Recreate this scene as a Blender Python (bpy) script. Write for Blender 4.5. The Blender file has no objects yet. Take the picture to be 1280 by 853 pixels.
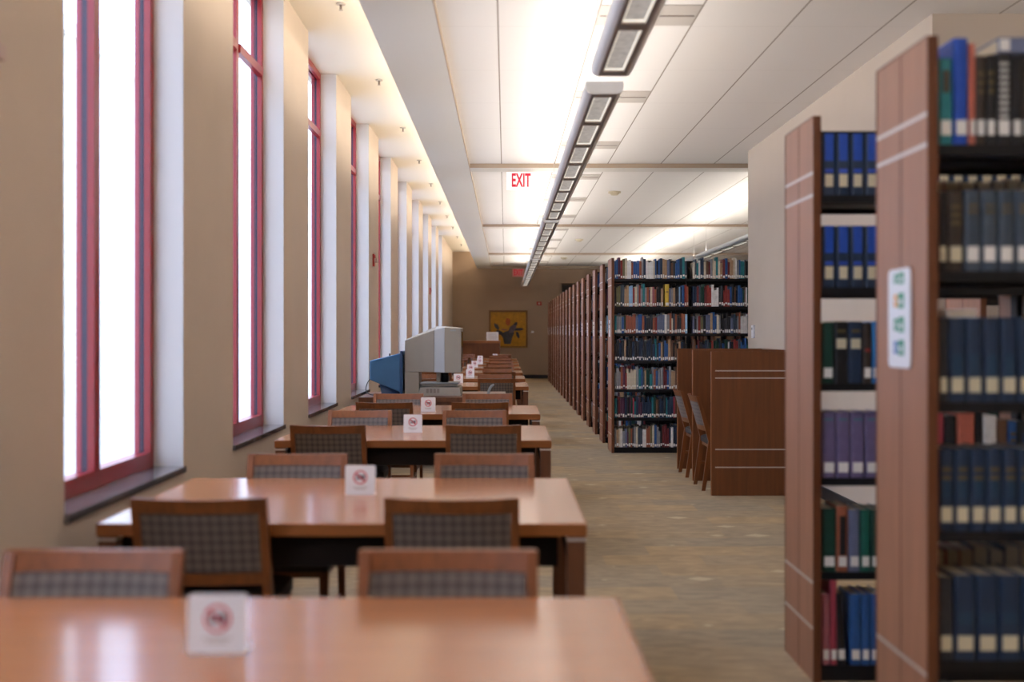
import bpy, bmesh, math, random
from mathutils import Vector, Matrix
random.seed(7)
S = bpy.context.scene
COL = S.collection
PI = math.pi

# ------------------------------------------------------------------ camera
EYE = 1.41
cam_d = bpy.data.cameras.new('camera')
cam = bpy.data.objects.new('camera', cam_d)
COL.objects.link(cam)
cam.location = (0, 0, EYE)
cam.rotation_euler = (PI / 2, 0, 0)
cam_d.sensor_width = 36
cam_d.lens = 1422 * 36 / 1280
cam_d.shift_x = 8 / 1280
cam_d.shift_y = -10.5 / 1280
cam_d.dof.use_dof = True
cam_d.dof.focus_distance = 13.0
cam_d.dof.aperture_fstop = 1.55
cam_d.clip_end = 300
S.camera = cam
# ------------------------------------------------------------------ world, exposure
S.view_settings.view_transform = 'Standard'
S.view_settings.look = 'None'
S.view_settings.gamma = 1
S.view_settings.use_curve_mapping = False
S.view_settings.exposure = 0.62
S.cycles.use_denoising = True
S.cycles.max_bounces = 10
S.cycles.diffuse_bounces = 6
S.cycles.sample_clamp_indirect = 6
SKY = (0.72, 0.84, 1.25)
SKY_STRENGTH = 4.0
UP_W = 52         # indirect pendant, per 7 m section
COVE_W = 18        # cove lamps, per section
w = bpy.data.worlds.new('sky')
S.world = w
w.use_nodes = True
wn = w.node_tree
bgn = wn.nodes['Background']
tc = wn.nodes.new('ShaderNodeTexCoord')
sp = wn.nodes.new('ShaderNodeSeparateXYZ')
cr = wn.nodes.new('ShaderNodeValToRGB')
wn.links.new(tc.outputs['Generated'], sp.inputs[0])
wn.links.new(sp.outputs['Z'], cr.inputs[0])
cr.color_ramp.elements[0].color = (0.72, 0.82, 1.12, 1)
cr.color_ramp.elements[1].color = (*SKY, 1)
cr.color_ramp.elements[1].position = 0.35
wn.links.new(cr.outputs[0], bgn.inputs[0])
bgn.inputs[1].default_value = SKY_STRENGTH


def area(name, loc, rot, sx, sy, power, color, spread=PI):
    d = bpy.data.lights.new(name, 'AREA')
    d.shape = 'RECTANGLE'
    d.size = sx
    d.size_y = sy
    d.energy = power
    d.color = color
    d.spread = spread
    o = bpy.data.objects.new(name, d)
    COL.objects.link(o)
    o.location = loc
    o.rotation_euler = rot
    return o


# room numbers
WX = -1.63            # left wall face
FX = -1.78            # window frame inner face
YF = 35.0             # far wall
YB = -3.2             # wall behind the camera
CZ = 3.43             # panelled ceiling
SZ = 3.38             # lowered borders
RZ = 3.90             # raised ceiling by the windows
XR = 7.0
WIN0, WPITCH, WLEN = 4.2 - 2 * 2.6, 2.6, 1.56
NWIN = 12
windows = [(WIN0 + WPITCH * k, WIN0 + WPITCH * k + WLEN) for k in range(NWIN)]
PX = 0.555            # pendant row
SECT = [(-1.4, 5.95), (6.38, 13.55), (13.85, 20.65), (20.95, 27.45), (27.75, 32.9)]
for i, (a, b) in enumerate(windows):     # daylight portals
    p = area('window_portal', (-1.90, (a + b) / 2, 2.33), (0, -PI / 2, 0), 3.2, WLEN, 1, (1, 1, 1))
    p.data.cycles.is_portal = True
SIDE_FILL = [(-2.9, 1.9), (2.2, 6.9)]      # added out-of-view pendant row at the right, raising the ambient light
for px_, secs in ((PX, SECT), (3.55, SECT[2:]), (4.9, SIDE_FILL)):
    for a, b in secs:
        for tilt in (-1, 1):      # a twin-lamp uplight throwing to both sides
            area('pendant_uplight', (px_ + tilt * 0.05, (a + b) / 2, 2.803), (0, PI - tilt * math.radians(58), 0), 0.05, b - a - 0.2, UP_W * (b - a) / 14, (1.0, 0.91, 0.80))
for k in range(6):
    y0 = YB + 0.3 + k * 6.3
    area('cove_lamp_light', (-0.74, y0 + 3.1, 3.56), (0, math.radians(135), 0), 0.08, 6.1, COVE_W, (1.0, 0.88, 0.72))


# ------------------------------------------------------------------ materials
def nodes_of(name):
    m = bpy.data.materials.new(name)
    m.use_nodes = True
    nt = m.node_tree
    return m, nt, nt.nodes['Principled BSDF']


def plain(name, col, rough=0.5, metal=0.0, spec=0.5, var=0.0, scale=6, emit=None, estr=0, coat=0):
    m, nt, b = nodes_of(name)
    b.inputs['Base Color'].default_value = (*col, 1)
    b.inputs['Roughness'].default_value = rough
    b.inputs['Metallic'].default_value = metal
    b.inputs['Specular IOR Level'].default_value = spec
    b.inputs['Coat Weight'].default_value = coat
    if var:
        t = nt.nodes.new('ShaderNodeTexCoord')
        n = nt.nodes.new('ShaderNodeTexNoise')
        n.inputs['Scale'].default_value = scale
        n.inputs['Detail'].default_value = 4
        r = nt.nodes.new('ShaderNodeValToRGB')
        r.color_ramp.elements[0].position = 0.3
        r.color_ramp.elements[1].position = 0.7
        r.color_ramp.elements[0].color = (*[c * (1 - var) for c in col], 1)
        r.color_ramp.elements[1].color = (*[min(1, c * (1 + var)) for c in col], 1)
        nt.links.new(t.outputs['Object'], n.inputs['Vector'])
        nt.links.new(n.outputs['Fac'], r.inputs[0])
        nt.links.new(r.outputs[0], b.inputs['Base Color'])
    if emit:
        b.inputs['Emission Color'].default_value = (*emit, 1)
        b.inputs['Emission Strength'].default_value = estr
    return m


def wood(name, col, rough=0.35, axis='Z', coat=0.0, var=0.22):
    m, nt, b = nodes_of(name)
    t = nt.nodes.new('ShaderNodeTexCoord')
    mp = nt.nodes.new('ShaderNodeMapping')
    s = {'X': (1.5, 22, 22), 'Y': (22, 1.5, 22), 'Z': (22, 22, 1.2)}[axis]
    mp.inputs['Scale'].default_value = s
    n = nt.nodes.new('ShaderNodeTexNoise')
    n.inputs['Scale'].default_value = 1.6
    n.inputs['Detail'].default_value = 5
    n.inputs['Distortion'].default_value = 0.6
    r = nt.nodes.new('ShaderNodeValToRGB')
    r.color_ramp.elements[0].position = 0.3
    r.color_ramp.elements[1].position = 0.72
    r.color_ramp.elements[0].color = (*[c * (1 - var) for c in col], 1)
    r.color_ramp.elements[1].color = (*[c * (1 + var) for c in col], 1)
    nt.links.new(t.outputs['Object'], mp.inputs[0])
    nt.links.new(mp.outputs[0], n.inputs['Vector'])
    nt.links.new(n.outputs['Fac'], r.inputs[0])
    nt.links.new(r.outputs[0], b.inputs['Base Color'])
    b.inputs['Roughness'].default_value = rough
    b.inputs['Coat Weight'].default_value = coat
    b.inputs['Coat Roughness'].default_value = 0.12
    return m


def mathn(nt, op, a, b=None, c=None):
    n = nt.nodes.new('ShaderNodeMath')
    n.operation = op
    for i, v in enumerate((a, b, c)):
        if v is None:
            continue
        if isinstance(v, (int, float)):
            n.inputs[i].default_value = v
        else:
            nt.links.new(v, n.inputs[i])
    return n.outputs[0]


def ceiling_mat():
    m, nt, b = nodes_of('ceiling_panels')
    t = nt.nodes.new('ShaderNodeTexCoord')
    sp = nt.nodes.new('ShaderNodeSeparateXYZ')
    nt.links.new(t.outputs['Object'], sp.inputs[0])

    def line(sock, off, pitch, wid):
        f = mathn(nt, 'FRACT', mathn(nt, 'DIVIDE', mathn(nt, 'SUBTRACT', sock, off - 100 * pitch), pitch))
        return mathn(nt, 'LESS_THAN', f, wid / pitch)
    lx = line(sp.outputs['X'], -0.055, 0.635, 0.011)
    ly = mathn(nt, 'MULTIPLY', line(sp.outputs['Y'], 0.0, 1.25, 0.008), 0.18)
    f = mathn(nt, 'MAXIMUM', lx, ly)
    mx = nt.nodes.new('ShaderNodeMix')
    mx.data_type = 'RGBA'
    mx.inputs['A'].default_value = (0.80, 0.775, 0.75, 1)
    mx.inputs['B'].default_value = (0.30, 0.26, 0.22, 1)
    nt.links.new(f, mx.inputs['Factor'])
    nt.links.new(mx.outputs['Result'], b.inputs['Base Color'])
    b.inputs['Roughness'].default_value = 0.85
    return m


def carpet_mat():
    m, nt, b = nodes_of('carpet_tiles')
    t = nt.nodes.new('ShaderNodeTexCoord')
    br = nt.nodes.new('ShaderNodeTexBrick')
    br.offset = 0.5
    br.inputs['Scale'].default_value = 1.0
    br.inputs['Mortar Size'].default_value = 0.0
    br.inputs['Brick Width'].default_value = 0.61
    br.inputs['Row Height'].default_value = 0.30
    br.inputs['Color1'].default_value = (0.41, 0.30, 0.175, 1)
    br.inputs['Color2'].default_value = (0.325, 0.265, 0.185, 1)
    nt.links.new(t.outputs['Object'], br.inputs['Vector'])
    n2 = nt.nodes.new('ShaderNodeTexNoise')
    mp = nt.nodes.new('ShaderNodeMapping')
    mp.inputs['Scale'].default_value = (2.2, 5.5, 1)
    nt.links.new(t.outputs['Object'], mp.inputs[0])
    nt.links.new(mp.outputs[0], n2.inputs['Vector'])
    n2.inputs['Scale'].default_value = 3
    n2.inputs['Detail'].default_value = 6
    n2.inputs['Distortion'].default_value = 0.7
    r = nt.nodes.new('ShaderNodeValToRGB')
    r.color_ramp.elements[0].position = 0.35
    r.color_ramp.elements[1].position = 0.75
    r.color_ramp.elements[0].color = (0.86, 0.86, 0.86, 1)
    r.color_ramp.elements[1].color = (1.22, 1.2, 1.15, 1)
    nt.links.new(n2.outputs['Fac'], r.inputs[0])
    mx = nt.nodes.new('ShaderNodeMix')
    mx.data_type = 'RGBA'
    mx.blend_type = 'MULTIPLY'
    mx.inputs['Factor'].default_value = 1
    nt.links.new(br.outputs['Color'], mx.inputs['A'])
    nt.links.new(r.outputs[0], mx.inputs['B'])
    vo = nt.nodes.new('ShaderNodeTexVoronoi')
    mv = nt.nodes.new('ShaderNodeMapping')
    mv.inputs['Scale'].default_value = (1.9, 3.0, 1)
    nt.links.new(t.outputs['Object'], mv.inputs[0])
    nt.links.new(mv.outputs[0], vo.inputs['Vector'])
    vo.inputs['Scale'].default_value = 1.0
    vo.distance = 'MANHATTAN'
    mx2 = nt.nodes.new('ShaderNodeMix')
    mx2.data_type = 'RGBA'
    nt.links.new(mathn(nt, 'MULTIPLY', mathn(nt, 'LESS_THAN', vo.outputs['Distance'], 0.19), 0.75), mx2.inputs['Factor'])
    nt.links.new(mx.outputs['Result'], mx2.inputs['A'])
    mx2.inputs['B'].default_value = (0.56, 0.46, 0.29, 1)
    nt.links.new(mx2.outputs['Result'], b.inputs['Base Color'])
    b.inputs['Roughness'].default_value = 0.9
    b.inputs['Specular IOR Level'].default_value = 0.15
    bp = nt.nodes.new('ShaderNodeBump')
    bp.inputs['Strength'].default_value = 0.25
    nf = nt.nodes.new('ShaderNodeTexNoise')
    nf.inputs['Scale'].default_value = 350
    nt.links.new(t.outputs['Object'], nf.inputs['Vector'])
    nt.links.new(nf.outputs['Fac'], bp.inputs['Height'])
    nt.links.new(bp.outputs[0], b.inputs['Normal'])
    return m


def plaid_mat():
    m, nt, b = nodes_of('woven_check')
    t = nt.nodes.new('ShaderNodeTexCoord')
    sp = nt.nodes.new('ShaderNodeSeparateXYZ')
    nt.links.new(t.outputs['Object'], sp.inputs[0])

    def band(sock, pitch, wid):
        f = mathn(nt, 'FRACT', mathn(nt, 'DIVIDE', mathn(nt, 'ADD', sock, 50 * pitch), pitch))
        return mathn(nt, 'LESS_THAN', f, wid)
    a = mathn(nt, 'ADD', band(sp.outputs['X'], 0.034, 0.42), band(sp.outputs['Z'], 0.034, 0.42))
    r = nt.nodes.new('ShaderNodeValToRGB')
    r.color_ramp.interpolation = 'CONSTANT'
    e = r.color_ramp.elements
    e[0].color = (0.150, 0.112, 0.085, 1)
    e[1].position = 0.4
    e[1].color = (0.105, 0.075, 0.058, 1)
    x = e.new(0.8)
    x.color = (0.062, 0.042, 0.036, 1)
    nt.links.new(mathn(nt, 'MULTIPLY', a, 0.5), r.inputs[0])
    nt.links.new(r.outputs[0], b.inputs['Base Color'])
    b.inputs['Roughness'].default_value = 0.62
    b.inputs['Sheen Weight'].default_value = 0.2
    b.inputs['Sheen Tint'].default_value = (0.8, 0.8, 0.9, 1)
    return m


def glass_mat():
    m = bpy.data.materials.new('window_glass')
    m.use_nodes = True
    nt = m.node_tree
    nt.nodes.clear()
    o = nt.nodes.new('ShaderNodeOutputMaterial')
    mix = nt.nodes.new('ShaderNodeMixShader')
    tr = nt.nodes.new('ShaderNodeBsdfTransparent')
    tr.inputs[0].default_value = (0.93, 0.96, 0.96, 1)
    gl = nt.nodes.new('ShaderNodeBsdfGlossy')
    gl.inputs['Roughness'].default_value = 0.0
    fr = nt.nodes.new('ShaderNodeFresnel')
    fr.inputs[0].default_value = 1.4
    ge = nt.nodes.new('ShaderNodeNewGeometry')
    front = mathn(nt, 'SUBTRACT', 1.0, ge.outputs['Backfacing'])   # a straight-through pane reflects at its entry face only
    nt.links.new(mathn(nt, 'MULTIPLY', fr.outputs[0], front), mix.inputs[0])
    nt.links.new(tr.outputs[0], mix.inputs[1])
    nt.links.new(gl.outputs[0], mix.inputs[2])
    nt.links.new(mix.outputs[0], o.inputs[0])
    return m


M = {}
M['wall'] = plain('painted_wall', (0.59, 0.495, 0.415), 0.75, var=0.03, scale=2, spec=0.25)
M['reveal_white'] = plain('off_white_reveal_paint', (0.60, 0.575, 0.55), 0.7)  # off-white lifts the reveals in colour, making up for weaker daylight
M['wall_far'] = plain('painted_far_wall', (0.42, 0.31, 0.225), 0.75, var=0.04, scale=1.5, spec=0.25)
M['wall_grey'] = plain('painted_column', (0.56, 0.48, 0.405), 0.75, var=0.02, scale=2, spec=0.25)
M['raised'] = plain('raised_ceiling_paint', (0.80, 0.74, 0.64), 0.8)
M['border'] = plain('ceiling_border_paint', (0.70, 0.68, 0.63), 0.8)
M['reveal'] = plain('ceiling_reveal', (0.46, 0.36, 0.27), 0.7)
M['ceiling'] = ceiling_mat()
M['carpet'] = carpet_mat()
M['base'] = plain('black_baseboard', (0.02, 0.02, 0.024), 0.5)
M['red'] = plain('red_window_paint', (0.27, 0.012, 0.014), 0.3, var=0.05)
M['redout'] = plain('red_outer_cap', (0.30, 0.035, 0.05), 0.35)
M['gasket'] = plain('dark_gasket', (0.02, 0.02, 0.045), 0.3)
M['glass'] = glass_mat()
M['sill'] = plain('polished_grey_stone', (0.12, 0.11, 0.115), 0.06, var=0.25, scale=60)
M['tabletop'] = wood('table_wood', (0.40, 0.150, 0.058), 0.24, 'X', coat=0.35, var=0.08)
M['edgewood'] = wood('edge_wood', (0.28, 0.092, 0.022), 0.35, 'X', var=0.12)
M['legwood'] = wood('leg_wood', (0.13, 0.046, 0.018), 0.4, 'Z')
M['chairwood'] = wood('chair_wood', (0.20, 0.060, 0.014), 0.4, 'Z', coat=0.0)
M['panelwood'] = wood('end_panel_wood', (0.335, 0.148, 0.082), 0.42, 'Z', var=0.13)
M['panelframe'] = wood('end_panel_edge_wood', (0.15, 0.048, 0.018), 0.4, 'Z', var=0.15)
M['carrelwood'] = wood('carrel_wood', (0.155, 0.046, 0.009), 0.55, 'Z', var=0.18)
M['groove'] = plain('dark_groove', (0.12, 0.045, 0.025), 0.6)
M['silver'] = plain('silver_inlay', (0.62, 0.58, 0.56), 0.35, metal=0.6)
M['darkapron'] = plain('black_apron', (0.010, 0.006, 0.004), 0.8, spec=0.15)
M['plaid'] = plaid_mat()
M['seatblack'] = plain('dark_seat_cloth', (0.035, 0.027, 0.025), 0.8, var=0.3, scale=80)
M['black'] = plain('black_metal', (0.010, 0.010, 0.012), 0.5, spec=0.3)
M['white'] = plain('white_plastic', (0.80, 0.81, 0.85), 0.3)
M['signwhite'] = plain('white_card', (0.90, 0.91, 0.93), 0.35)
M['symred'] = plain('sign_red', (0.60, 0.05, 0.08), 0.5)
M['symdark'] = plain('sign_dark', (0.06, 0.05, 0.07), 0.5)
M['fixture'] = plain('fixture_grey', (0.80, 0.80, 0.78), 0.3, metal=0.1)
M['fixdark'] = plain('fixture_underside', (0.24, 0.20, 0.175), 0.5)
M['louver'] = plain('louver_lens', (0.5, 0.5, 0.5), 0.4, emit=(1.0, 0.95, 0.86), estr=0.17, var=0.3, scale=30)
M['louverrim'] = plain('louver_rim', (0.8, 0.78, 0.72), 0.4, emit=(1.0, 0.93, 0.8), estr=0.62)
M['lamp'] = plain('lamp_tube', (0.9, 0.9, 0.9), 0.4, emit=(1.0, 0.86, 0.66), estr=3)
M['beige'] = plain('beige_plastic', (0.36, 0.33, 0.28), 0.45, var=0.03)
M['beigelt'] = plain('pale_bezel_plastic', (0.50, 0.54, 0.58), 0.4)
M['bluecrt'] = plain('blue_plastic', (0.065, 0.20, 0.42), 0.3, var=0.1, scale=4)
M['bluedark'] = plain('deep_blue_plastic', (0.02, 0.075, 0.20), 0.3)
M['screen'] = plain('dark_screen', (0.015, 0.017, 0.02), 0.08)
M['exitred'] = plain('exit_red', (0.62, 0.01, 0.04), 0.4, emit=(1, 0.02, 0.08), estr=0.15)
M['exitplate'] = plain('exit_plate', (0.85, 0.83, 0.80), 0.3, emit=(1, 0.97, 0.93), estr=0.34)
M['exitpink'] = plain('exit_pink_plate', (0.75, 0.30, 0.26), 0.4)
M['firered'] = plain('alarm_red', (0.45, 0.03, 0.02), 0.4)
M['alarmpink'] = plain('alarm_faded', (0.55, 0.40, 0.36), 0.4)
M['gold'] = plain('gilt_frame', (0.22, 0.11, 0.035), 0.4, metal=0.3)
M['paper'] = plain('book_pages', (0.60, 0.52, 0.38), 0.8)
M['spinelabel'] = plain('call_label', (0.92, 0.91, 0.88), 0.6)
M['creamlabel'] = plain('cream_call_label', (0.70, 0.64, 0.46), 0.6)
M['greylabel'] = plain('slot_grey', (0.50, 0.46, 0.42), 0.7)
M['steel'] = plain('brushed_steel', (0.5, 0.5, 0.5), 0.3, metal=0.9)
M['greyplastic'] = plain('grey_plastic', (0.33, 0.36, 0.38), 0.4)
M['concrete'] = plain('pale_concrete', (0.55, 0.54, 0.50), 0.9, var=0.1, scale=3)
M['outwall'] = plain('pale_render', (0.80, 0.79, 0.72), 0.9, var=0.1, scale=4)

PAL = {
    'maroon': (0.13, 0.018, 0.022), 'dark red': (0.24, 0.03, 0.025), 'rust': (0.28, 0.085, 0.045),
    'brown': (0.12, 0.06, 0.035), 'tan': (0.38, 0.25, 0.15), 'cream': (0.55, 0.50, 0.40),
    'white': (0.68, 0.68, 0.66), 'grey': (0.22, 0.23, 0.25), 'charcoal': (0.03, 0.032, 0.04),
    'black': (0.012, 0.012, 0.015), 'navy': (0.016, 0.036, 0.082), 'blue': (0.02, 0.08, 0.25),
    'bright blue': (0.01, 0.20, 0.55), 'royal blue': (0.012, 0.075, 0.46), 'pale blue': (0.25, 0.42, 0.62),
    'slate blue': (0.055, 0.08, 0.115), 'grey-blue': (0.15, 0.18, 0.30), 'teal': (0.015, 0.17, 0.20),
    'dark green': (0.008, 0.055, 0.04), 'green': (0.01, 0.13, 0.09), 'olive': (0.14, 0.13, 0.06),
    'purple': (0.16, 0.125, 0.26), 'plum': (0.10, 0.03, 0.07), 'pink': (0.40, 0.13, 0.16),
    'coral': (0.55, 0.15, 0.10), 'crimson': (0.38, 0.05, 0.08), 'yellow': (0.62, 0.42, 0.05), 'orange': (0.55, 0.16, 0.03),
    'dark brown': (0.045, 0.03, 0.022),
}
for k, c in PAL.items():
    if k in ('maroon', 'dark red', 'rust', 'brown', 'tan', 'cream', 'grey', 'blue', 'teal', 'olive', 'pale blue', 'white'):
        c = tuple(min(0.85, q * 1.3) for q in c)
    M['bk_' + k] = plain('cloth_' + k.replace(' ', '_'), c, 0.5, var=0.12, scale=25)


# ------------------------------------------------------------------ mesh helpers
class MB:
    def __init__(s):
        s.v, s.f, s.mi, s.mats = [], [], [], []

    def mat(s, m):
        if m not in s.mats:
            s.mats.append(m)
        return s.mats.index(m)

    def box(s, x0, x1, y0, y1, z0, z1, m=None):
        return s.hexa([(x0, y0, z0), (x1, y0, z0), (x1, y1, z0), (x0, y1, z0),
                       (x0, y0, z1), (x1, y0, z1), (x1, y1, z1), (x0, y1, z1)], m)

    def hexa(s, p, m=None):
        n = len(s.v)
        i = s.mat(m) if m else 0
        s.v += [tuple(q) for q in p]
        for f in ((0, 3, 2, 1), (4, 5, 6, 7), (0, 1, 5, 4), (1, 2, 6, 5), (2, 3, 7, 6), (3, 0, 4, 7)):
            s.f.append(tuple(n + a for a in f))
            s.mi.append(i)
        return s

    def prism(s, pts, axis, a, b, m=None):
        """extrude a closed 2-D outline along an axis from a to b (outline in the two other axes, in order)."""
        n, k = len(s.v), len(pts)
        i = s.mat(m) if m else 0

        def P(p, t):
            return {'X': (t, p[0], p[1]), 'Y': (p[0], t, p[1]), 'Z': (p[0], p[1], t)}[axis]
        s.v += [P(p, a) for p in pts] + [P(p, b) for p in pts]
        s.f.append(tuple(range(n, n + k)))
        s.f.append(tuple(range(n + 2 * k - 1, n + k - 1, -1)))
        s.mi += [i, i]
        for q in range(k):
            r = (q + 1) % k
            s.f.append((n + q, n + k + q, n + k + r, n + r))
            s.mi.append(i)
        return s

    def grid_slab(s, fn, us, vs, t, m=None):
        """slab whose front surface is fn(u,v); t is an offset vector to its back."""
        i = s.mat(m) if m else 0
        n = len(s.v)
        nu, nv = len(us), len(vs)
        t = Vector(t)
        for side in (0, 1):
            for u in us:
                for v in vs:
                    p = Vector(fn(u, v)) + (t if side else Vector())
                    s.v.append(tuple(p))
        off = nu * nv

        def I(a, b, sd):
            return n + sd * off + a * nv + b
        for a in range(nu - 1):
            for b in range(nv - 1):
                s.f.append((I(a, b, 0), I(a + 1, b, 0), I(a + 1, b + 1, 0), I(a, b + 1, 0)))
                s.f.append((I(a, b, 1), I(a, b + 1, 1), I(a + 1, b + 1, 1), I(a + 1, b, 1)))
                s.mi += [i, i]
        for a in range(nu - 1):
            for b in (0, nv - 1):
                s.f.append((I(a, b, 0), I(a, b, 1), I(a + 1, b, 1), I(a + 1, b, 0)))
                s.mi.append(i)
        for b in range(nv - 1):
            for a in (0, nu - 1):
                s.f.append((I(a, b, 0), I(a, b + 1, 0), I(a, b + 1, 1), I(a, b, 1)))
                s.mi.append(i)
        return s

    def build(s, name, m=None, parent=None, bevel=0, smooth=False, seg=2):
        me = bpy.data.meshes.new(name)
        me.from_pydata(s.v, [], s.f)
        mats = s.mats or [m]
        for x in mats:
            me.materials.append(x)
        if s.mats:
            me.polygons.foreach_set('material_index', s.mi)
        bm = bmesh.new()
        bm.from_mesh(me)
        bmesh.ops.recalc_face_normals(bm, faces=bm.faces)
        if bevel:
            bmesh.ops.bevel(bm, geom=list(bm.edges), offset=bevel, segments=seg, affect='EDGES', profile=0.5, clamp_overlap=True)
        bm.to_mesh(me)
        bm.free()
        if smooth:
            me.polygons.foreach_set('use_smooth', [True] * len(me.polygons))
            try:
                me.set_sharp_from_angle(angle=math.radians(40))
            except Exception:
                pass
        o = bpy.data.objects.new(name, me)
        COL.objects.link(o)
        if parent:
            o.parent = parent
        return o


def box(name, x0, x1, y0, y1, z0, z1, m, parent=None, bevel=0):
    return MB().box(x0, x1, y0, y1, z0, z1).build(name, m, parent, bevel)


def cyl(name, p0, p1, r, m, parent=None, seg=16, r2=None):
    p0, p1 = Vector(p0), Vector(p1)
    d = p1 - p0
    bm = bmesh.new()
    bmesh.ops.create_cone(bm, cap_ends=True, segments=seg, radius1=r, radius2=r if r2 is None else r2, depth=d.length)
    rot = d.to_track_quat('Z', 'Y').to_matrix().to_4x4()
    bmesh.ops.transform(bm, verts=bm.verts, matrix=Matrix.Translation((p0 + p1) / 2) @ rot)
    me = bpy.data.meshes.new(name)
    bm.to_mesh(me)
    bm.free()
    me.materials.append(m)
    for p in me.polygons:
        p.use_smooth = len(p.vertices) == 4
    o = bpy.data.objects.new(name, me)
    COL.objects.link(o)
    if parent:
        o.parent = parent
    return o


def thing(name, label, cat, loc=(0, 0, 0), rz=0, group=None):
    o = bpy.data.objects.new(name, None)
    o.empty_display_size = 0.1
    COL.objects.link(o)
    o.location = loc
    o.rotation_euler = (0, 0, rz)
    o['label'] = label
    o['category'] = cat
    if group:
        o['group'] = group
    return o


def tag(o, label, cat, group=None, kind=None):
    o['label'] = label
    o['category'] = cat
    if group:
        o['group'] = group
    if kind:
        o['kind'] = kind
    return o


def struct(o):
    o['kind'] = 'structure'
    return o


def dup(root, loc, rz, label, group=None):
    r = root.copy()
    COL.objects.link(r)
    r.location = loc
    r.rotation_euler = (0, 0, rz)
    r['label'] = label
    if group:
        r['group'] = group
    for ch in list(KIDS[root.name]):
        c = ch.copy()
        COL.objects.link(c)
        c.parent = r
        for g in KIDS.get(ch.name, []):
            d = g.copy()
            COL.objects.link(d)
            d.parent = c
    return r


KIDS = {}


def index_kids(root):
    for o in bpy.data.objects:
        if o.parent:
            KIDS.setdefault(o.parent.name, [])
            if o not in KIDS[o.parent.name]:
                KIDS[o.parent.name].append(o)


def text_mesh(txt, size, depth, m, name):
    cu = bpy.data.curves.new(name + '_txt', 'FONT')
    cu.body = txt
    cu.size = size
    cu.extrude = depth
    cu.offset = 0.006
    cu.align_x = 'CENTER'
    cu.align_y = 'CENTER'
    to = bpy.data.objects.new('tmp_txt', cu)
    COL.objects.link(to)
    bpy.context.view_layer.update()
    dg = bpy.context.evaluated_depsgraph_get()
    me = bpy.data.meshes.new_from_object(to.evaluated_get(dg))
    bpy.data.objects.remove(to)
    bpy.data.curves.remove(cu)
    me.materials.clear()
    me.materials.append(m)
    return me


ORD = ['first', 'second', 'third', 'fourth', 'fifth', 'sixth', 'seventh', 'eighth', 'ninth', 'tenth', 'eleventh', 'twelfth',
       'thirteenth', 'fourteenth', 'fifteenth', 'sixteenth', 'seventeenth', 'eighteenth', 'nineteenth', 'twentieth']
_T = ['twenty', 'thirty', 'forty', 'fifty']


def ordw(n):
    if n < 20:
        return ORD[n]
    t, u = divmod(n + 1, 10)
    if u == 0:
        return {3: 'thirtieth', 4: 'fortieth', 5: 'fiftieth'}[t]
    return _T[t - 2] + '-' + ORD[u - 1]


# ------------------------------------------------------------------ the room
struct(box('floor', -1.95, XR, YB, YF + 1.2, -0.1, 0, M['carpet']))
f = MB()
edges = [YB] + [e for ab in windows for e in ab] + [YF]
for i in range(0, len(edges), 2):
    f.box(-1.865, WX, edges[i], edges[i + 1], 0.705, RZ)
f.box(-1.865, WX, YB, YF, 0, 0.705)
struct(f.build('wall_left', M['wall']))
f = MB()
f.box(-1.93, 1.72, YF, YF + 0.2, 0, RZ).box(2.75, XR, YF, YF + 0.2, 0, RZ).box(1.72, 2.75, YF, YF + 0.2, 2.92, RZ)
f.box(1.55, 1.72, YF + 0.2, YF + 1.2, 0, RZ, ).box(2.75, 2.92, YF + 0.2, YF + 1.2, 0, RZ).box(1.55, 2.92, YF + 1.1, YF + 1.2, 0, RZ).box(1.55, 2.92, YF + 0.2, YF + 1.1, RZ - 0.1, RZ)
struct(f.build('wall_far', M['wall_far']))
d = box('door_1', 1.74, 2.73, YF + 0.10, YF + 0.15, 0, 2.88, plain('dark_door', (0.03, 0.02, 0.016), 0.5))
struct(d)
cyl('door_handle', (1.83, YF + 0.05, 1.0), (1.83, YF + 0.05, 1.25), 0.012, M['steel'], d)
struct(box('wall_back', -1.93, XR, YB - 0.2, YB, 0, RZ, M['wall']))
struct(box('wall_right', XR, XR + 0.2, YB, YF, 0, RZ, M['wall']))
struct(box('wall_column', 2.70, XR, 7.2, 12.67, 0, 3.45, M['wall_grey']))
struct(box('baseboard_far', WX, 1.72, YF - 0.015, YF, 0, 0.11, M['base']))
struct(box('baseboard_left', WX, WX + 0.012, YB, YF, 0, 0.10, M['base']))
f = MB()
f.box(2.685, 2.70, 7.185, 12.685, 0, 0.10).box(2.70, XR, 7.185, 7.2, 0, 0.10)
struct(f.build('baseboard_column', M['base']))

# ceilings
struct(box('ceiling', -0.43, XR, YB, YF, CZ, CZ + 0.1, M['ceiling']))
struct(box('ceiling_raised', -1.95, -0.5, YB, YF, RZ, RZ + 0.1, M['raised']))
f = MB()
f.box(-0.87, -0.436, YB, YF, SZ, SZ + 0.05).box(-0.87, -0.855, YB, YF, SZ + 0.05, SZ + 0.11)
struct(f.build('ceiling_border', M['border']))
struct(box('wall_cove', -0.52, -0.436, YB, YF, SZ + 0.05, RZ, M['raised']))
struct(box('trim_1', -0.436, -0.428, YB, YF, SZ, CZ, M['reveal']))
for k, y in enumerate((13.6, 21.2, 28.8, 34.6)):
    fr = box('ceiling_beam', -0.428, XR, y, y + (0.34 if k < 3 else 0.4), SZ, CZ, M['border'])
    struct(fr)
    struct(box('trim_%d' % (k + 2), -0.428, XR, y - 0.008, y, SZ, CZ, M['reveal']))
for k in range(6):
    y0 = YB + 0.3 + k * 6.3
    o = cyl('cove_lamp', (-0.68, y0, 3.45), (-0.68, y0 + 6.1, 3.45), 0.013, M['lamp'])
    tag(o, 'fluorescent tube hidden in the ceiling cove, %s along the row' % ordw(k), 'lamp', 'cove lamps behind the ceiling border')

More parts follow.
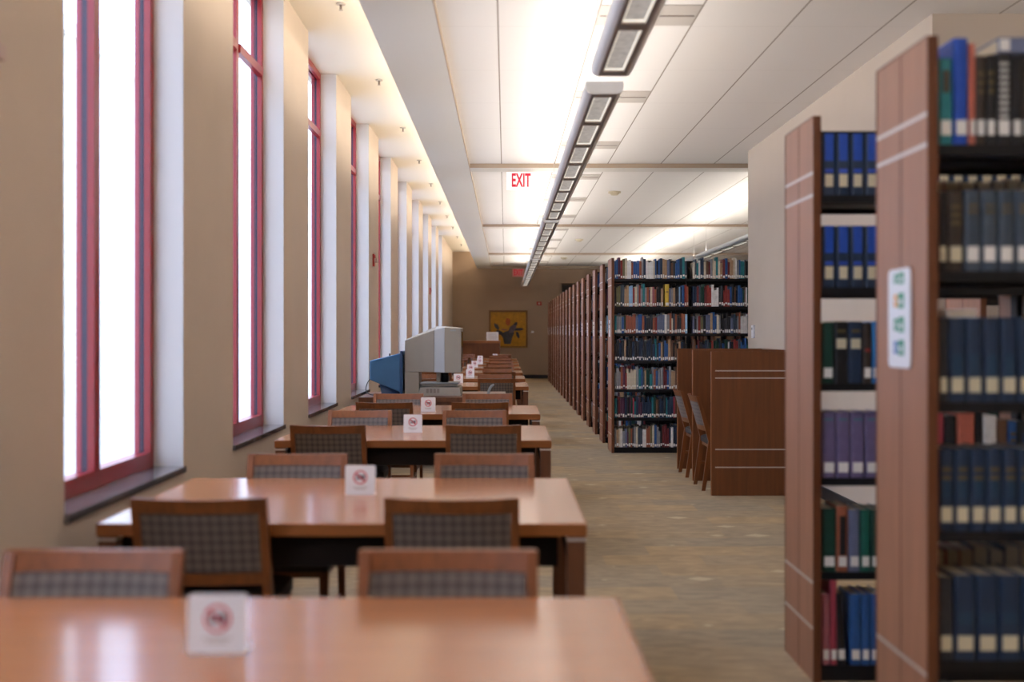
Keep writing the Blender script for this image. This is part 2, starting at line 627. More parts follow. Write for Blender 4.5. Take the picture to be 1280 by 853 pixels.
# windows
for k, (a, b) in enumerate(windows):
    W = bpy.data.objects.new('window_%d' % (k + 1), None)
    COL.objects.link(W)
    W['kind'] = 'structure'
    W.location = (WX, (a + b) / 2, 0.735)
    h, hl = RZ - 0.735, (b - a) / 2
    xi, xo = FX - WX, -0.30        # inner and outer faces of the frame
    xg = xi - 0.032                # glass plane
    tz = 3.31 - 0.735
    mc = -0.02
    fr = MB()
    for y0, y1 in ((-hl, -hl + 0.06), (hl - 0.06, hl)):
        fr.box(xg, xi, y0, y1, 0, h)
    for z0, z1 in ((0, 0.075), (h - 0.06, h)):
        fr.box(xg, xi, -hl + 0.06, hl - 0.06, z0, z1)
    fr.build('window_frame', M['red'], W)
    box('mullion', xg, xi, mc - 0.035, mc + 0.035, 0.075, h - 0.06, M['red'], W)
    f = MB()
    f.box(xg, xi + 0.01, -hl + 0.06, mc - 0.035, tz - 0.03, tz + 0.03).box(xg, xi + 0.01, mc + 0.035, hl - 0.06, tz - 0.03, tz + 0.03)
    f.build('transom', M['red'], W)
    f = MB()
    for y0, y1 in ((-hl + 0.001, -hl + 0.05), (hl - 0.05, hl - 0.001), (mc - 0.03, mc + 0.03)):
        f.box(xg - 0.026, xg, y0, y1, 0.01, h - 0.01)
    f.build('gasket', M['gasket'], W)
    f = MB()
    for y0, y1 in ((-hl + 0.001, -hl + 0.055), (hl - 0.055, hl - 0.001), (mc - 0.033, mc + 0.033)):
        f.box(xg - 0.050, xg - 0.026, y0, y1, 0.01, h - 0.01)
    for z0, z1 in ((0.0, 0.07), (h - 0.06, h)):
        f.box(xg - 0.048, xg - 0.018, -hl + 0.06, hl - 0.06, z0, z1)
    f.build('outer_cap', M['redout'], W)
    f = MB()
    f.box(xg - 0.012, xg - 0.006, -hl + 0.05, mc - 0.03, 0.07, h - 0.06)
    f.box(xg - 0.012, xg - 0.006, mc + 0.03, hl - 0.05, 0.07, h - 0.06)
    f.build('pane', M['glass'], W)
    f = MB()
    f.box(xi, -0.001, hl - 0.006, hl - 0.0005, 0, h - 0.001).box(xi, -0.001, -hl + 0.0005, -hl + 0.006, 0, h - 0.001)
    f.build('reveal_lining', M['reveal_white'], W)
    box('window_sill', -0.25, 0.015, -hl, hl, -0.03, 0.0, M['sill'], W)

# outside
struct(box('exterior_ground', -60, -1.90, -40, 90, -0.6, -0.3, M['concrete']))
f = MB()
f.box(-9.6, -9.0, -20, 75, -0.3, 7.5)
for k in range(60):
    f.box(-9.0, -8.93, -20 + k * 1.6, -19.55 + k * 1.6, -0.3, 7.5)
f.box(-9.7, -8.85, -20, 75, 7.5, 7.8)
struct(f.build('wall_exterior', M['outwall']))

# ------------------------------------------------------------------ reading tables
TL, TR = -1.435, 0.285
TZ = 0.74


def make_table(label, x0=TL, x1=TR, depth=1.2):
    t = thing('reading_table', label, 'table', group='reading tables along the windows')
    w_ = x1 - x0
    hx = w_ / 2
    tp = box('tabletop', -hx + 0.004, hx - 0.004, 0.004, depth - 0.004, TZ - 0.045, TZ, M['tabletop'], t, 0.002)
    f = MB()
    f.box(-hx, hx, 0, 0.004, TZ - 0.044, TZ - 0.001).box(-hx, hx, depth - 0.004, depth, TZ - 0.044, TZ - 0.001)
    f.box(-hx, -hx + 0.004, 0.004, depth - 0.004, TZ - 0.044, TZ - 0.001).box(hx - 0.004, hx, 0.004, depth - 0.004, TZ - 0.044, TZ - 0.001)
    f.build('edge_band', M['edgewood'], t)
    f = MB()
    i = 0.10
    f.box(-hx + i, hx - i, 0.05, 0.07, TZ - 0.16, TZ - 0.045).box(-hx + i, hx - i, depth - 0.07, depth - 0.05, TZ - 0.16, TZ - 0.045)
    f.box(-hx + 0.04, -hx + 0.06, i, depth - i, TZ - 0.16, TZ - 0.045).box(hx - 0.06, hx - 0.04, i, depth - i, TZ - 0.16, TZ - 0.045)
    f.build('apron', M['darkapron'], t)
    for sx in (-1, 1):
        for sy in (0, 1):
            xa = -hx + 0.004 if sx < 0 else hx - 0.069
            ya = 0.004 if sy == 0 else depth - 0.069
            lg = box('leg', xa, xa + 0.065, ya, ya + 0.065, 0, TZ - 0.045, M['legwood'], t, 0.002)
            box('metal_band', xa - 0.001, xa + 0.066, ya - 0.001, ya + 0.066, TZ - 0.062, TZ - 0.052, M['silver'], lg)
    return t


TABS = [(1.70, 1.18), (3.986, 1.25), (7.06, 1.15), (9.34, 1.15), None, (14.1, 1.2), (16.5, 1.2), (18.9, 1.2), (21.3, 1.2), (23.7, 1.2), (26.1, 1.2), (28.5, 1.2)]
TNAME = ['the foreground table', 'the second table', 'the third table', 'the fourth table', '',
         'the table just behind the computers', 'the sixth table', 'the seventh table', 'the eighth table', 'the ninth table',
         'the tenth table', 'the farthest table']
TLAB = ['glossy brown reading table cut off by the bottom of the frame, window reflections on it',
        'second reading table back, wood top, one small white sign',
        'third reading table back, wooden, before the fourth table near the computers',
        'fourth reading table back, wooden, directly in front of the computer desk', '',
        'wooden reading table directly behind the computer desk',
        'sixth wooden reading table back, second behind the computer desk', 'seventh wooden reading table back, third behind the computer desk',
        'eighth wooden reading table back, fourth behind the computer desk', 'ninth wooden reading table back in the long row',
        'tenth wooden reading table back in the long row', 'farthest wooden reading table, just before the tall brown counter']
protos = {}
CX = (TL + TR) / 2
for i, t in enumerate(TABS):
    if t is None:
        continue
    y, dep = t
    if dep not in protos:
        protos[dep] = make_table(TLAB[i], depth=dep)
        protos[dep].location = (CX, y, 0)
        index_kids(None)
    else:
        dup(protos[dep], (CX, y, 0), 0, TLAB[i])


# ------------------------------------------------------------------ chairs
def make_chair():
    t = thing('reading_chair', '', 'chair', group='wood and check-fabric chairs at the reading tables')
    HW, ZT, ZB, TH = 0.232, 0.845, 0.53, 0.028

    def yb(z):     # the recline of the back, and of the rear legs below the seat
        return -0.195 - (z - 0.44) * 0.30 if z > 0.44 else -0.195 - (0.44 - z) * 0.16

    def bow(x):
        return -0.028 * (1 - (x / HW) ** 2)
    # seat
    f = MB()
    us = [-1, -0.96, -0.8, -0.5, 0, 0.5, 0.8, 0.96, 1]

    def seat(u, v):
        x = u * 0.225 * (1 - 0.06 * (v < -0.6))
        y = 0.01 + v * 0.225 + (0.02 * (1 - u * u) if v > 0.8 else 0)
        e = max(abs(u), abs(v))
        return (x, y, 0.475 - 0.022 * max(0, (e - 0.78) / 0.22) ** 2)
    f.grid_slab(seat, us, us, (0, 0, -0.045))
    f.build('seat', M['seatblack'], t, smooth=True)
    f = MB()
    f.box(-0.20, 0.20, 0.185, 0.205, 0.375, 0.43).box(-0.20, 0.20, -0.205, -0.185, 0.375, 0.43)
    f.box(-0.215, -0.195, -0.185, 0.185, 0.375, 0.43).box(0.195, 0.215, -0.185, 0.185, 0.375, 0.43)
    f.build('seat_frame', M['chairwood'], t)
    # legs
    for sx in (-1, 1):
        x = sx * 0.205
        f = MB()
        a, b = 0.020, 0.014
        yf = 0.195
        f.hexa([(x - b, yf + 0.02 - b, 0), (x + b, yf + 0.02 - b, 0), (x + b, yf + 0.02 + b, 0), (x - b, yf + 0.02 + b, 0),
                (x - a, yf - a, 0.43), (x + a, yf - a, 0.43), (x + a, yf + a, 0.43), (x - a, yf + a, 0.43)])
        f.build('leg', M['chairwood'], t, 0.003)
        x = sx * (HW - 0.014)
        f = MB()
        zs = [(0, 0.013, 0.016), (0.44, 0.015, 0.026), (0.60, 0.0145, 0.020), (ZT - 0.002, 0.014, 0.014)]
        for (z0, a0, b0), (z1, a1, b1) in zip(zs[:-1], zs[1:]):
            f.hexa([(x - a0, yb(z0) - b0, z0), (x + a0, yb(z0) - b0, z0), (x + a0, yb(z0) + b0, z0), (x - a0, yb(z0) + b0, z0),
                    (x - a1, yb(z1) - b1, z1), (x + a1, yb(z1) - b1, z1), (x + a1, yb(z1) + b1, z1), (x - a1, yb(z1) + b1, z1)])
        f.build('leg', M['chairwood'], t)
    # rails of the back
    n = 12
    us = [(-1 + 2 * i / n) * (HW - 0.006) for i in range(n + 1)]
    for z0, z1, nm in ((ZT - 0.055, ZT, 'top_rail'), (ZB, ZB + 0.045, 'lower_rail')):
        f = MB()
        f.grid_slab(lambda u, v: (u, yb(v) + bow(u) + TH / 2, v - (0.006 * (1 - (u / HW) ** 2) if v == ZT else 0)), us, [z0, z1], (0, -TH, 0))
        f.build(nm, M['chairwood'], t, 0)
    f = MB()
    us2 = [(-1 + 2 * i / n) * (HW - 0.030) for i in range(n + 1)]
    f.grid_slab(lambda u, v: (u, yb(v) + bow(u) + 0.016, v), us2, [ZB + 0.047, 0.65, ZT - 0.057], (0, -0.028, 0))
    f.build('backrest', M['plaid'], t, smooth=True)
    f = MB()
    for sx in (-1, 1):
        x = sx * 0.21
        f.hexa([(x - 0.009, yb(0.2), 0.19), (x + 0.009, yb(0.2), 0.19), (x + 0.009, 0.2, 0.19), (x - 0.009, 0.2, 0.19),
                (x - 0.009, yb(0.2), 0.215), (x + 0.009, yb(0.2), 0.215), (x + 0.009, 0.2, 0.215), (x - 0.009, 0.2, 0.215)])
    f.box(-0.20, 0.20, -0.02, -0.002, 0.192, 0.213)
    f.build('stretcher', M['chairwood'], t)
    return t


chair = make_chair()
index_kids(None)
first_chair = [True]


def place_chair(x, y, rz, label, group='wood and check-fabric chairs at the reading tables'):
    if first_chair[0]:
        first_chair[0] = False
        chair.location = (x, y, 0)
        chair.rotation_euler = (0, 0, rz)
        chair['label'] = label
        chair['group'] = group
        return chair
    return dup(chair, (x, y, 0), rz, label, group)


NEARX = {1: (-1.055, -0.18), 2: (-1.085, -0.137), 3: (-0.985, -0.205)}
FARX = {0: (-1.07, -0.15), 1: (-0.97, -0.10), 2: (-1.056, -0.23), 3: (-1.0, -0.17)}
for i, t in enumerate(TABS):
    if t is None:
        continue
    y, dep = t
    jit = random.Random(i)
    for c in (0, 1):
        side = ('window', 'aisle')[c]
        if i > 0:
            x = NEARX.get(i, (-1.03 + jit.uniform(-.04, .04), -0.12 + jit.uniform(-.05, .05)))[c]
            place_chair(x, y + 0.228 + (jit.uniform(-0.04, 0.0) if i > 4 else 0), jit.uniform(-0.02, 0.02),
                        'chair with back to us, %s side of %s' % (side, TNAME[i]))
        x = FARX.get(i, (-1.03 + jit.uniform(-.04, .04), -0.12 + jit.uniform(-.05, .05)))[c]
        place_chair(x, y + dep - 0.235 + (jit.uniform(0, 0.05) if i > 4 else 0), PI + jit.uniform(-0.02, 0.02),
                    'chair facing us across the table, %s side of %s' % (side, TNAME[i]))


# ------------------------------------------------------------------ small table signs (no food or drink)
def make_sign():
    t = thing('table_sign', '', 'sign', group='small white no-food signs on the tables')
    W2, H, tilt = 0.062, 0.122, 0.10
    rnd = []
    r = 0.008
    for cx, cz, a0 in ((W2 - r, r, -PI / 2), (W2 - r, H - r, 0), (-W2 + r, H - r, PI / 2), (-W2 + r, r, PI)):
        for q in range(4):
            a = a0 + q / 3 * PI / 2
            rnd.append((cx + r * math.cos(a), cz + r * math.sin(a)))
    card = MB().prism(rnd, 'Y', -0.0015, 0.0015).build('card', M['signwhite'], t)
    card.rotation_euler = (-tilt, 0, 0)
    foot = MB().prism([(0.0, 0.001), (0.05, 0.001), (0.05, 0.004), (0.004, 0.004)], 'X', -W2, W2).build('foot', M['signwhite'], t)
    f = MB()
    n, cz, ro, ri = 28, 0.072, 0.029, 0.0235
    for q in range(n):
        a, b = 2 * PI * q / n, 2 * PI * (q + 1) / n
        p = [(ri * math.cos(a), ri * math.sin(a)), (ro * math.cos(a), ro * math.sin(a)), (ro * math.cos(b), ro * math.sin(b)), (ri * math.cos(b), ri * math.sin(b))]
        f.hexa([(x, -0.0022, cz + z) for x, z in p] + [(x, -0.0014, cz + z) for x, z in p])
    c = math.cos(PI / 4)
    pts = [(-0.027 * c - 0.002, 0.027 * c - 0.002), (-0.027 * c + 0.002, 0.027 * c + 0.002), (0.027 * c + 0.002, -0.027 * c + 0.002), (0.027 * c - 0.002, -0.027 * c - 0.002)]
    f.hexa([(x, -0.0024, cz + z) for x, z in pts] + [(x, -0.0014, cz + z) for x, z in pts])
    f.build('prohibition_ring', M['symred'], card)
    f = MB()
    f.prism([(0.012 * math.cos(a * PI / 8) - 0.006, cz + 0.002 + 0.010 * math.sin(a * PI / 8)) for a in range(9)], 'Y', -0.002, -0.0014)
    f.box(-0.018, 0.006, -0.002, -0.0014, cz - 0.009, cz - 0.002)
    f.hexa([(x, yy, cz + z) for yy in (-0.002, -0.0014) for x, z in ((0.008, -0.012), (0.017, -0.012), (0.019, 0.010), (0.006, 0.010))])
    f.build('food_symbol', M['symdark'], card)
    f = MB()
    f.box(-0.030, 0.030, -0.002, -0.0014, 0.030, 0.033).box(-0.022, 0.022, -0.002, -0.0014, 0.022, 0.025)
    f.build('caption_lines', M['greylabel'], card)
    return t


sg = make_sign()
index_kids(None)
first = True
for i, (x, y) in {0: (-0.602, 2.37), 1: (-0.60, 4.69), 2: (-0.62, 7.60), 3: (-0.655, 9.62), 5: (-0.63, 15.15), 6: (-0.53, 17.0),
                  7: (-0.60, 19.6), 8: (-0.60, 22.1), 9: (-0.55, 24.3), 10: (-0.6, 26.8), 11: (-0.27, 29.2)}.items():
    lab = 'small white no-food sign standing on %s' % TNAME[i]
    if first:
        sg.location = (x, y, TZ + 0.0005)
        sg['label'] = lab
        first = False
    else:
        dup(sg, (x, y, TZ + 0.0005), 0, lab)

# ------------------------------------------------------------------ computer desk, microfilm reader, blue monitor
dx0, dx1, dy0, dy1 = -1.52, 0.0, 11.75, 12.95
t = thing('computer_desk', 'brown wooden desk carrying the beige reader and the blue monitor', 'desk', ((dx0 + dx1) / 2, dy0, 0))
hw, dd = (dx1 - dx0) / 2, dy1 - dy0
box('desktop', -hw, hw, 0, dd, TZ - 0.05, TZ, M['legwood'], t, 0.003)
box('modesty_panel', -hw + 0.06, hw - 0.06, 0.02, 0.04, 0.2, TZ - 0.05, M['legwood'], t)
for sx in (-1, 1):
    for sy in (0, 1):
        xa = -hw if sx < 0 else hw - 0.06
        ya = 0.0 if sy == 0 else dd - 0.06
        box('leg', xa, xa + 0.06, ya, ya + 0.06, 0, TZ - 0.05, M['legwood'], t)

PXM = 1422 / 12.3   # scale note only: about 116 px per metre at the reader
t = thing('microfilm_reader', 'large beige microfilm reader with tapered hood over an open stage', 'machine', (-1.075, 12.05, TZ))
# local x along the room's width, the screen opening faces +x
hood = MB()
x0, x1, x2, x3 = 0.0, 0.34, 0.47, 0.605
zb = 0.25
P = lambda x, y, z: (x, y, z)
# tapered rear
hood.hexa([P(x0, 0.08, zb), P(x1 - 0.02, 0.0, zb), P(x1 - 0.02, 0.46, zb), P(x0, 0.38, zb),
           P(x0, 0.08, 0.585), P(x1 - 0.02, 0.0, 0.70), P(x1 - 0.02, 0.46, 0.74), P(x0, 0.38, 0.60)])
h = hood.build('hood', M['beige'], t, 0.006)
MB().hexa([P(x1 - 0.02, 0.0, zb), P(x1 + 0.09, -0.03, zb - 0.004), P(x1 + 0.09, 0.49, zb), P(x1 - 0.02, 0.46, zb),
           P(x1 - 0.02, 0.0, 0.70), P(x1 + 0.09, -0.03, 0.725), P(x1 + 0.09, 0.49, 0.74), P(x1 - 0.02, 0.46, 0.74)]).build('front_bevel', M['beigelt'], h, 0.004)
MB().hexa([P(x1 + 0.09, -0.03, zb - 0.004), P(x3, -0.03, zb - 0.004), P(x3, 0.49, zb), P(x1 + 0.09, 0.49, zb),
           P(x1 + 0.09, -0.03, 0.725), P(x3, -0.03, 0.715), P(x3, 0.49, 0.72), P(x1 + 0.09, 0.49, 0.74)]).build('screen_surround', M['beige'], h, 0.004)
MB().box(x3 - 0.115, x3 - 0.055, -0.034, -0.029, 0.685, 0.70).build('nameplate', M['greyplastic'], h)
MB().box(x3 - 0.002, x3 + 0.002, 0.02, 0.44, zb + 0.04, 0.68).build('screen', M['screen'], h)
MB().box(x0, x0 + 0.155, 0.06, 0.42, 0.0, zb).build('column', M['beige'], t, 0.006)
f = MB()
f.hexa([P(0.15, 0.0, 0.0), P(0.60, 0.0, 0.0), P(0.60, 0.46, 0.0), P(0.15, 0.46, 0.0),
        P(0.17, 0.01, 0.09), P(0.59, 0.01, 0.09), P(0.60, 0.46, 0.10), P(0.15, 0.46, 0.10)])
b = f.build('base', M['beige'], t, 0.004)
f = MB()
for q in range(4):
    f.box(0.235 + q * 0.038, 0.260 + q * 0.038, -0.001, 0.008, 0.03, 0.075)
f.build('vent_slots', M['fixdark'], b)
MB().box(0.17, 0.58, 0.02, 0.40, 0.125, 0.138).build('stage_plate', M['greyplastic'], t, 0.003)
MB().box(0.19, 0.56, 0.05, 0.36, 0.10, 0.125).build('carriage', M['beige'], t)
cyl('lens_barrel', (0.42, 0.2, 0.138), (0.42, 0.2, zb), 0.04, M['black'], t)
MB().box(0.335, 0.375, 0.12, 0.28, 0.138, zb).build('lens_arm', M['beige'], t)
MB().box(0.01, 0.605, 0.005, 0.455, -0.0, 0.006).build('rubber_pad', M['black'], t)

t = thing('blue_monitor', 'blue tube monitor tapering to the window beside the beige reader', 'monitor', (-1.455, 12.08, TZ))
f = MB()
f.hexa([P(0.0, 0.08, 0.165), P(0.335, 0.0, 0.035), P(0.335, 0.38, 0.035), P(0.0, 0.30, 0.165),
        P(0.0, 0.08, 0.37), P(0.335, 0.0, 0.45), P(0.335, 0.38, 0.45), P(0.0, 0.30, 0.37)])
h = f.build('housing', M['bluecrt'], t, 0.012)
MB().box(0.335, 0.365, -0.012, 0.392, 0.01, 0.475).build('bezel', M['bluedark'], t, 0.006)
MB().box(0.362, 0.367, 0.02, 0.36, 0.05, 0.44).build('screen', M['screen'], t)
f = MB()
f.hexa([P(0.13, 0.08, 0.0), P(0.33, 0.04, 0.0), P(0.33, 0.34, 0.0), P(0.13, 0.30, 0.0),
        P(0.10, 0.12, 0.14), P(0.31, 0.10, 0.06), P(0.31, 0.28, 0.06), P(0.10, 0.26, 0.14)])
f.build('stand', M['bluedark'], t, 0.004)
MB().box(0.20, 0.216, 0.16, 0.18, 0.415, 0.445).build('top_catch', M['black'], h)
cv = bpy.data.curves.new('monitor_cable', 'CURVE')
cv.dimensions = '3D'
cv.bevel_depth = 0.005
s_ = cv.splines.new('NURBS')
pts = [(0.02, 0.2, 0.2), (-0.03, 0.2, 0.15), (-0.06, 0.15, 0.07), (-0.03, 0.06, 0.01), (0.06, 0.0, 0.006)]
s_.points.add(len(pts) - 1)
for q, p in zip(s_.points, pts):
    q.co = (*p, 1)
s_.use_endpoint_u = True
co = bpy.data.objects.new('cable', cv)
COL.objects.link(co)
bpy.context.view_layer.update()
cme = bpy.data.meshes.new_from_object(co.evaluated_get(bpy.context.evaluated_depsgraph_get()))
bpy.data.objects.remove(co)
cme.materials.clear()
cme.materials.append(M['black'])
co = bpy.data.objects.new('cable', cme)
COL.objects.link(co)
co.parent = t

f = MB()
prof = [(0.0, 0.0), (0.03, 0.0), (0.040, 0.04), (0.060, 0.075), (0.085, 0.10), (0.070, 0.108), (0.045, 0.098), (0.022, 0.07), (0.008, 0.035)]
f.prism([(x, z) for x, z in prof], 'Y', 0, 0.035)
o = f.build('plastic_holder', M['greyplastic'], None, 0.003)
o.location = (-0.205, 12.4, TZ + 0.0005)
tag(o, 'small grey curved plastic holder standing on the open end of the computer desk', 'holder')

# ------------------------------------------------------------------ far counter, its sign, painting, wall things
t = thing('library_counter', 'tall dark wooden counter at the far end below the painting', 'counter', (-0.80, 31.0, 0))
box('counter_top', -0.66, 0.66, -0.03, 0.72, 1.12, 1.19, M['edgewood'], t, 0.004)
box('front_panel', -0.62, 0.62, 0.0, 0.03, 0.08, 1.12, M['carrelwood'], t)
for x in (-0.65, 0.62):
    box('side_panel', x, x + 0.03, 0.0, 0.70, 0, 1.12, M['legwood'], t)
box('plinth', -0.62, 0.62, 0.04, 0.66, 0, 0.08, M['black'], t)
t = thing('counter_sign', 'white printed notice standing on the far wooden counter', 'sign', (-0.36, 31.15, 1.191))
s1 = box('card', -0.165, 0.165, 0, 0.006, 0, 0.235, M['signwhite'], t)
f = MB()
for q, wd in enumerate((0.11, 0.13, 0.13, 0.12, 0.13)):
    f.box(-wd, wd, -0.002, 0.001, 0.045 + q * 0.035, 0.055 + q * 0.035)
f.build('text_lines', M['greylabel'], s1)
box('foot', -0.16, 0.16, 0.006, 0.08, 0, 0.006, M['signwhite'], t)

t = thing('framed_painting', 'framed yellow painting of a dark bouquet on the far wall', 'painting', (0.083, YF - 0.005, 0.94))
W2, H2, fw = 0.595, 1.155, 0.055
f = MB()
f.box(-W2, W2, -0.05, 0, 0, fw).box(-W2, W2, -0.05, 0, H2 - fw, H2)
f.box(-W2, -W2 + fw, -0.05, 0, fw, H2 - fw).box(W2 - fw, W2, -0.05, 0, fw, H2 - fw)
f.build('frame', M['gold'], t)
f = MB()
f.box(-W2 + 0.01, W2 - 0.01, -0.056, -0.05, 0.012, 0.024)
f.build('gilt_edge', plain('gilt_line', (0.42, 0.27, 0.10), 0.4), t)
cvs = box('canvas', -W2 + fw, W2 - fw, -0.02, -0.005, fw, H2 - fw, plain('ochre_paint', (0.50, 0.245, 0.010), 0.6, var=0.18, scale=9), t)
dk = plain('dark_paint', (0.035, 0.035, 0.045), 0.6, var=0.3, scale=20)
dk2 = plain('violet_grey_paint', (0.10, 0.08, 0.10), 0.6, var=0.3, scale=20)
og = plain('orange_paint', (0.42, 0.09, 0.01), 0.6, var=0.2, scale=14)


def blob(name, cx, cz, rx, rz_, m, y, ang=0, n=18, seed=1):
    r = random.Random(seed)
    pts = []
    for q in range(n):
        a = 2 * PI * q / n
        k = 1 + r.uniform(-0.12, 0.12)
        x, z = rx * k * math.cos(a), rz_ * k * math.sin(a)
        pts.append((cx + x * math.cos(ang) - z * math.sin(ang), cz + x * math.sin(ang) + z * math.cos(ang)))
    MB().prism(pts, 'Y', y - 0.0015, y).build(name, m, cvs)


MB().prism([(-0.13, 0.12), (0.07, 0.12), (0.13, 0.34), (0.19, 0.46), (0.08, 0.55), (-0.10, 0.50), (-0.24, 0.42), (-0.16, 0.30)], 'Y', -0.0225, -0.0205).build('painted_vase', dk, cvs)
blob('painted_leaf', -0.36, 0.66, 0.055, 0.11, dk, -0.0225, 0.6, seed=2)
blob('painted_leaf', -0.26, 0.47, 0.13, 0.06, dk, -0.0228, -0.5, seed=3)
blob('painted_leaf', 0.30, 0.57, 0.17, 0.045, dk, -0.0225, 0.12, seed=4)
blob('painted_leaf', 0.22, 0.72, 0.05, 0.08, dk, -0.0228, -0.5, seed=5)
blob('painted_leaf', 0.29, 0.40, 0.045, 0.11, dk, -0.0232, 0.35, seed=6)
blob('painted_leaf', 0.12, 0.58, 0.16, 0.09, dk2, -0.0236, 0.9, seed=7)
blob('painted_bloom', -0.01, 0.80, 0.075, 0.12, og, -0.0242, 0.1, seed=8)
blob('painted_bloom', -0.12, 0.56, 0.12, 0.025, plain('rose_paint', (0.3, 0.12, 0.08), 0.6), -0.0242, -0.1, seed=9)

o = MB().box(0.79, 0.87, YF - 0.012, YF, 1.40, 1.46).build('wall_switch', M['white'], None, 0.003)
tag(o, 'small white switch plate on the far wall beside the painting', 'switch')
t = thing('fire_alarm', 'red fire alarm box on the far wall above the painting', 'alarm', (1.03, YF, 2.25))
box('body', -0.075, 0.075, -0.04, 0, 0, 0.11, M['firered'], t, 0.004)
box('strobe_lens', -0.03, 0.03, -0.055, -0.04, 0.03, 0.08, M['alarmpink'], t)
for (y, lab, m) in ((3.575, 'pinkish fire strobe on the left wall before the nearest window', 'alarmpink'),
                    (13.98, 'red fire strobe on the pier between the fourth and fifth windows', 'firered'),
                    (24.4, 'red fire strobe on a distant pier near the far end', 'firered')):
    t = thing('fire_strobe', lab, 'alarm', (WX, y, 2.30), 0, 'fire strobes on the window wall')
    box('back_plate', 0, 0.02, -0.05, 0.05, -0.075, 0.075, M[m], t, 0.003)
    box('strobe_lens', 0.02, 0.05, -0.03, 0.03, -0.03, 0.02, M['alarmpink'], t, 0.004)
    cyl('horn', (0.02, 0, 0.045), (0.03, 0, 0.045), 0.02, M[m], t)
t = thing('thermostat', 'small white thermostat on the pale column wall above the carrels', 'thermostat', (2.70, 12.35, 1.42))
box('body', -0.025, 0, -0.045, 0.045, -0.07, 0.07, M['white'], t, 0.005)
box('dial', -0.03, -0.025, -0.02, 0.02, 0.02, 0.045, M['greyplastic'], t)

# ------------------------------------------------------------------ exit signs
t = thing('exit_sign', 'hanging EXIT sign with red letters below the near ceiling beam', 'sign', (0.19, 14.05, CZ))
box('housing', -0.18, 0.18, -0.03, 0.03, -0.03, 0, M['exitplate'], t)
p = box('face_panel', -0.18, 0.18, -0.004, 0.004, -0.26, -0.03, M['exitplate'], t)
me = text_mesh('EXIT', 0.24, 0.002, M['exitred'], 'exit_lettering')
o = bpy.data.objects.new('exit_lettering', me)
COL.objects.link(o)
o.parent = p
o.rotation_euler = (PI / 2, 0, 0)
o.location = (0.0, -0.007, -0.145)
me_w = max(v.co.x for v in me.vertices) - min(v.co.x for v in me.vertices)
me_h = max(v.co.y for v in me.vertices) - min(v.co.y for v in me.vertices)
o.scale = (0.235 / me_w, 0.168 / me_h, 1)
t = thing('exit_sign', 'distant reddish EXIT sign on the far wall beside the light row', 'sign', (0.385, YF - 0.03, 3.375))
p = box('face_panel', -0.18, 0.18, -0.01, 0.01, -0.25, 0, M['exitpink'], t)
box('mount', -0.1, 0.1, 0.0, 0.03, -0.02, 0.0, M['exitplate'], t)
o = bpy.data.objects.new('exit_lettering', me)
COL.objects.link(o)
o.parent = p
o.rotation_euler = (PI / 2, 0, 0)
o.location = (0.0, -0.013, -0.125)
o.scale = (0.27 / me_w, 0.18 / me_h, 1)


# ------------------------------------------------------------------ pendant lights
def pendant(x, a, b, label, group):
    t = thing('pendant_light', label, 'light', (x, a, 2.75), 0, group)
    L = b - a
    # hull: rounded sides, open on top (the light goes up)
    out = [(-0.072, 0.0), (-0.090, 0.006), (-0.103, 0.022), (-0.107, 0.045), (-0.103, 0.070)]
    inn = [(-0.098, 0.070), (-0.101, 0.045), (-0.097, 0.025), (-0.086, 0.011), (-0.072, 0.006)]
    for sgn in (-1, 1):
        pr = [(sgn * -1 * px_, pz) for px_, pz in out + inn]
        MB().prism(pr, 'Y', 0.02, L - 0.02).build('side_shell', M['fixture'], t, smooth=True)
    for y in (0, L - 0.02):
        pr = [(-0.107, 0.045), (-0.103, 0.022), (-0.090, 0.006), (-0.072, 0.0), (0.072, 0.0), (0.090, 0.006), (0.103, 0.022), (0.107, 0.045), (0.103, 0.07), (-0.103, 0.07)]
        MB().prism(pr, 'Y', y, y + 0.02).build('end_cap', M['fixture'], t)
    n = max(4, round((L - 0.1) / 0.93))
    c = (L - 0.10) / n
    f = MB()
    f.box(-0.072, -0.052, 0.02, L - 0.02, 0.0, 0.012).box(0.052, 0.072, 0.02, L - 0.02, 0.0, 0.012)
    for q in range(n + 1):
        y = 0.05 + q * c
        f.box(-0.052, 0.052, max(0.02, y - 0.05), min(L - 0.02, y + 0.05), 0.0, 0.012)
    f.build('under_frame', M['fixdark'], t)
    for q in range(n):
        y0, y1 = 0.05 + q * c + 0.05, 0.05 + (q + 1) * c - 0.05
        le = box('louver_lens', -0.044, 0.044, y0 + 0.03, y1 - 0.03, 0.012, 0.018, M['louver'], t)
        g = MB()
        g.box(-0.052, 0.052, y0, y0 + 0.03, 0.010, 0.018).box(-0.052, 0.052, y1 - 0.03, y1, 0.010, 0.018)
        g.box(-0.052, -0.044, y0 + 0.03, y1 - 0.03, 0.010, 0.018).box(0.044, 0.052, y0 + 0.03, y1 - 0.03, 0.010, 0.018)
        g.build('lens_rim', M['louverrim'], le)
    box('reflector_tray', -0.095, 0.095, 0.03, L - 0.03, 0.024, 0.028, M['white'], t)
    for y in (0.5, L - 0.5):
        cyl('cable', (0, y, 0.028), (0, y, CZ - 2.75), 0.002, M['steel'], t, 6)


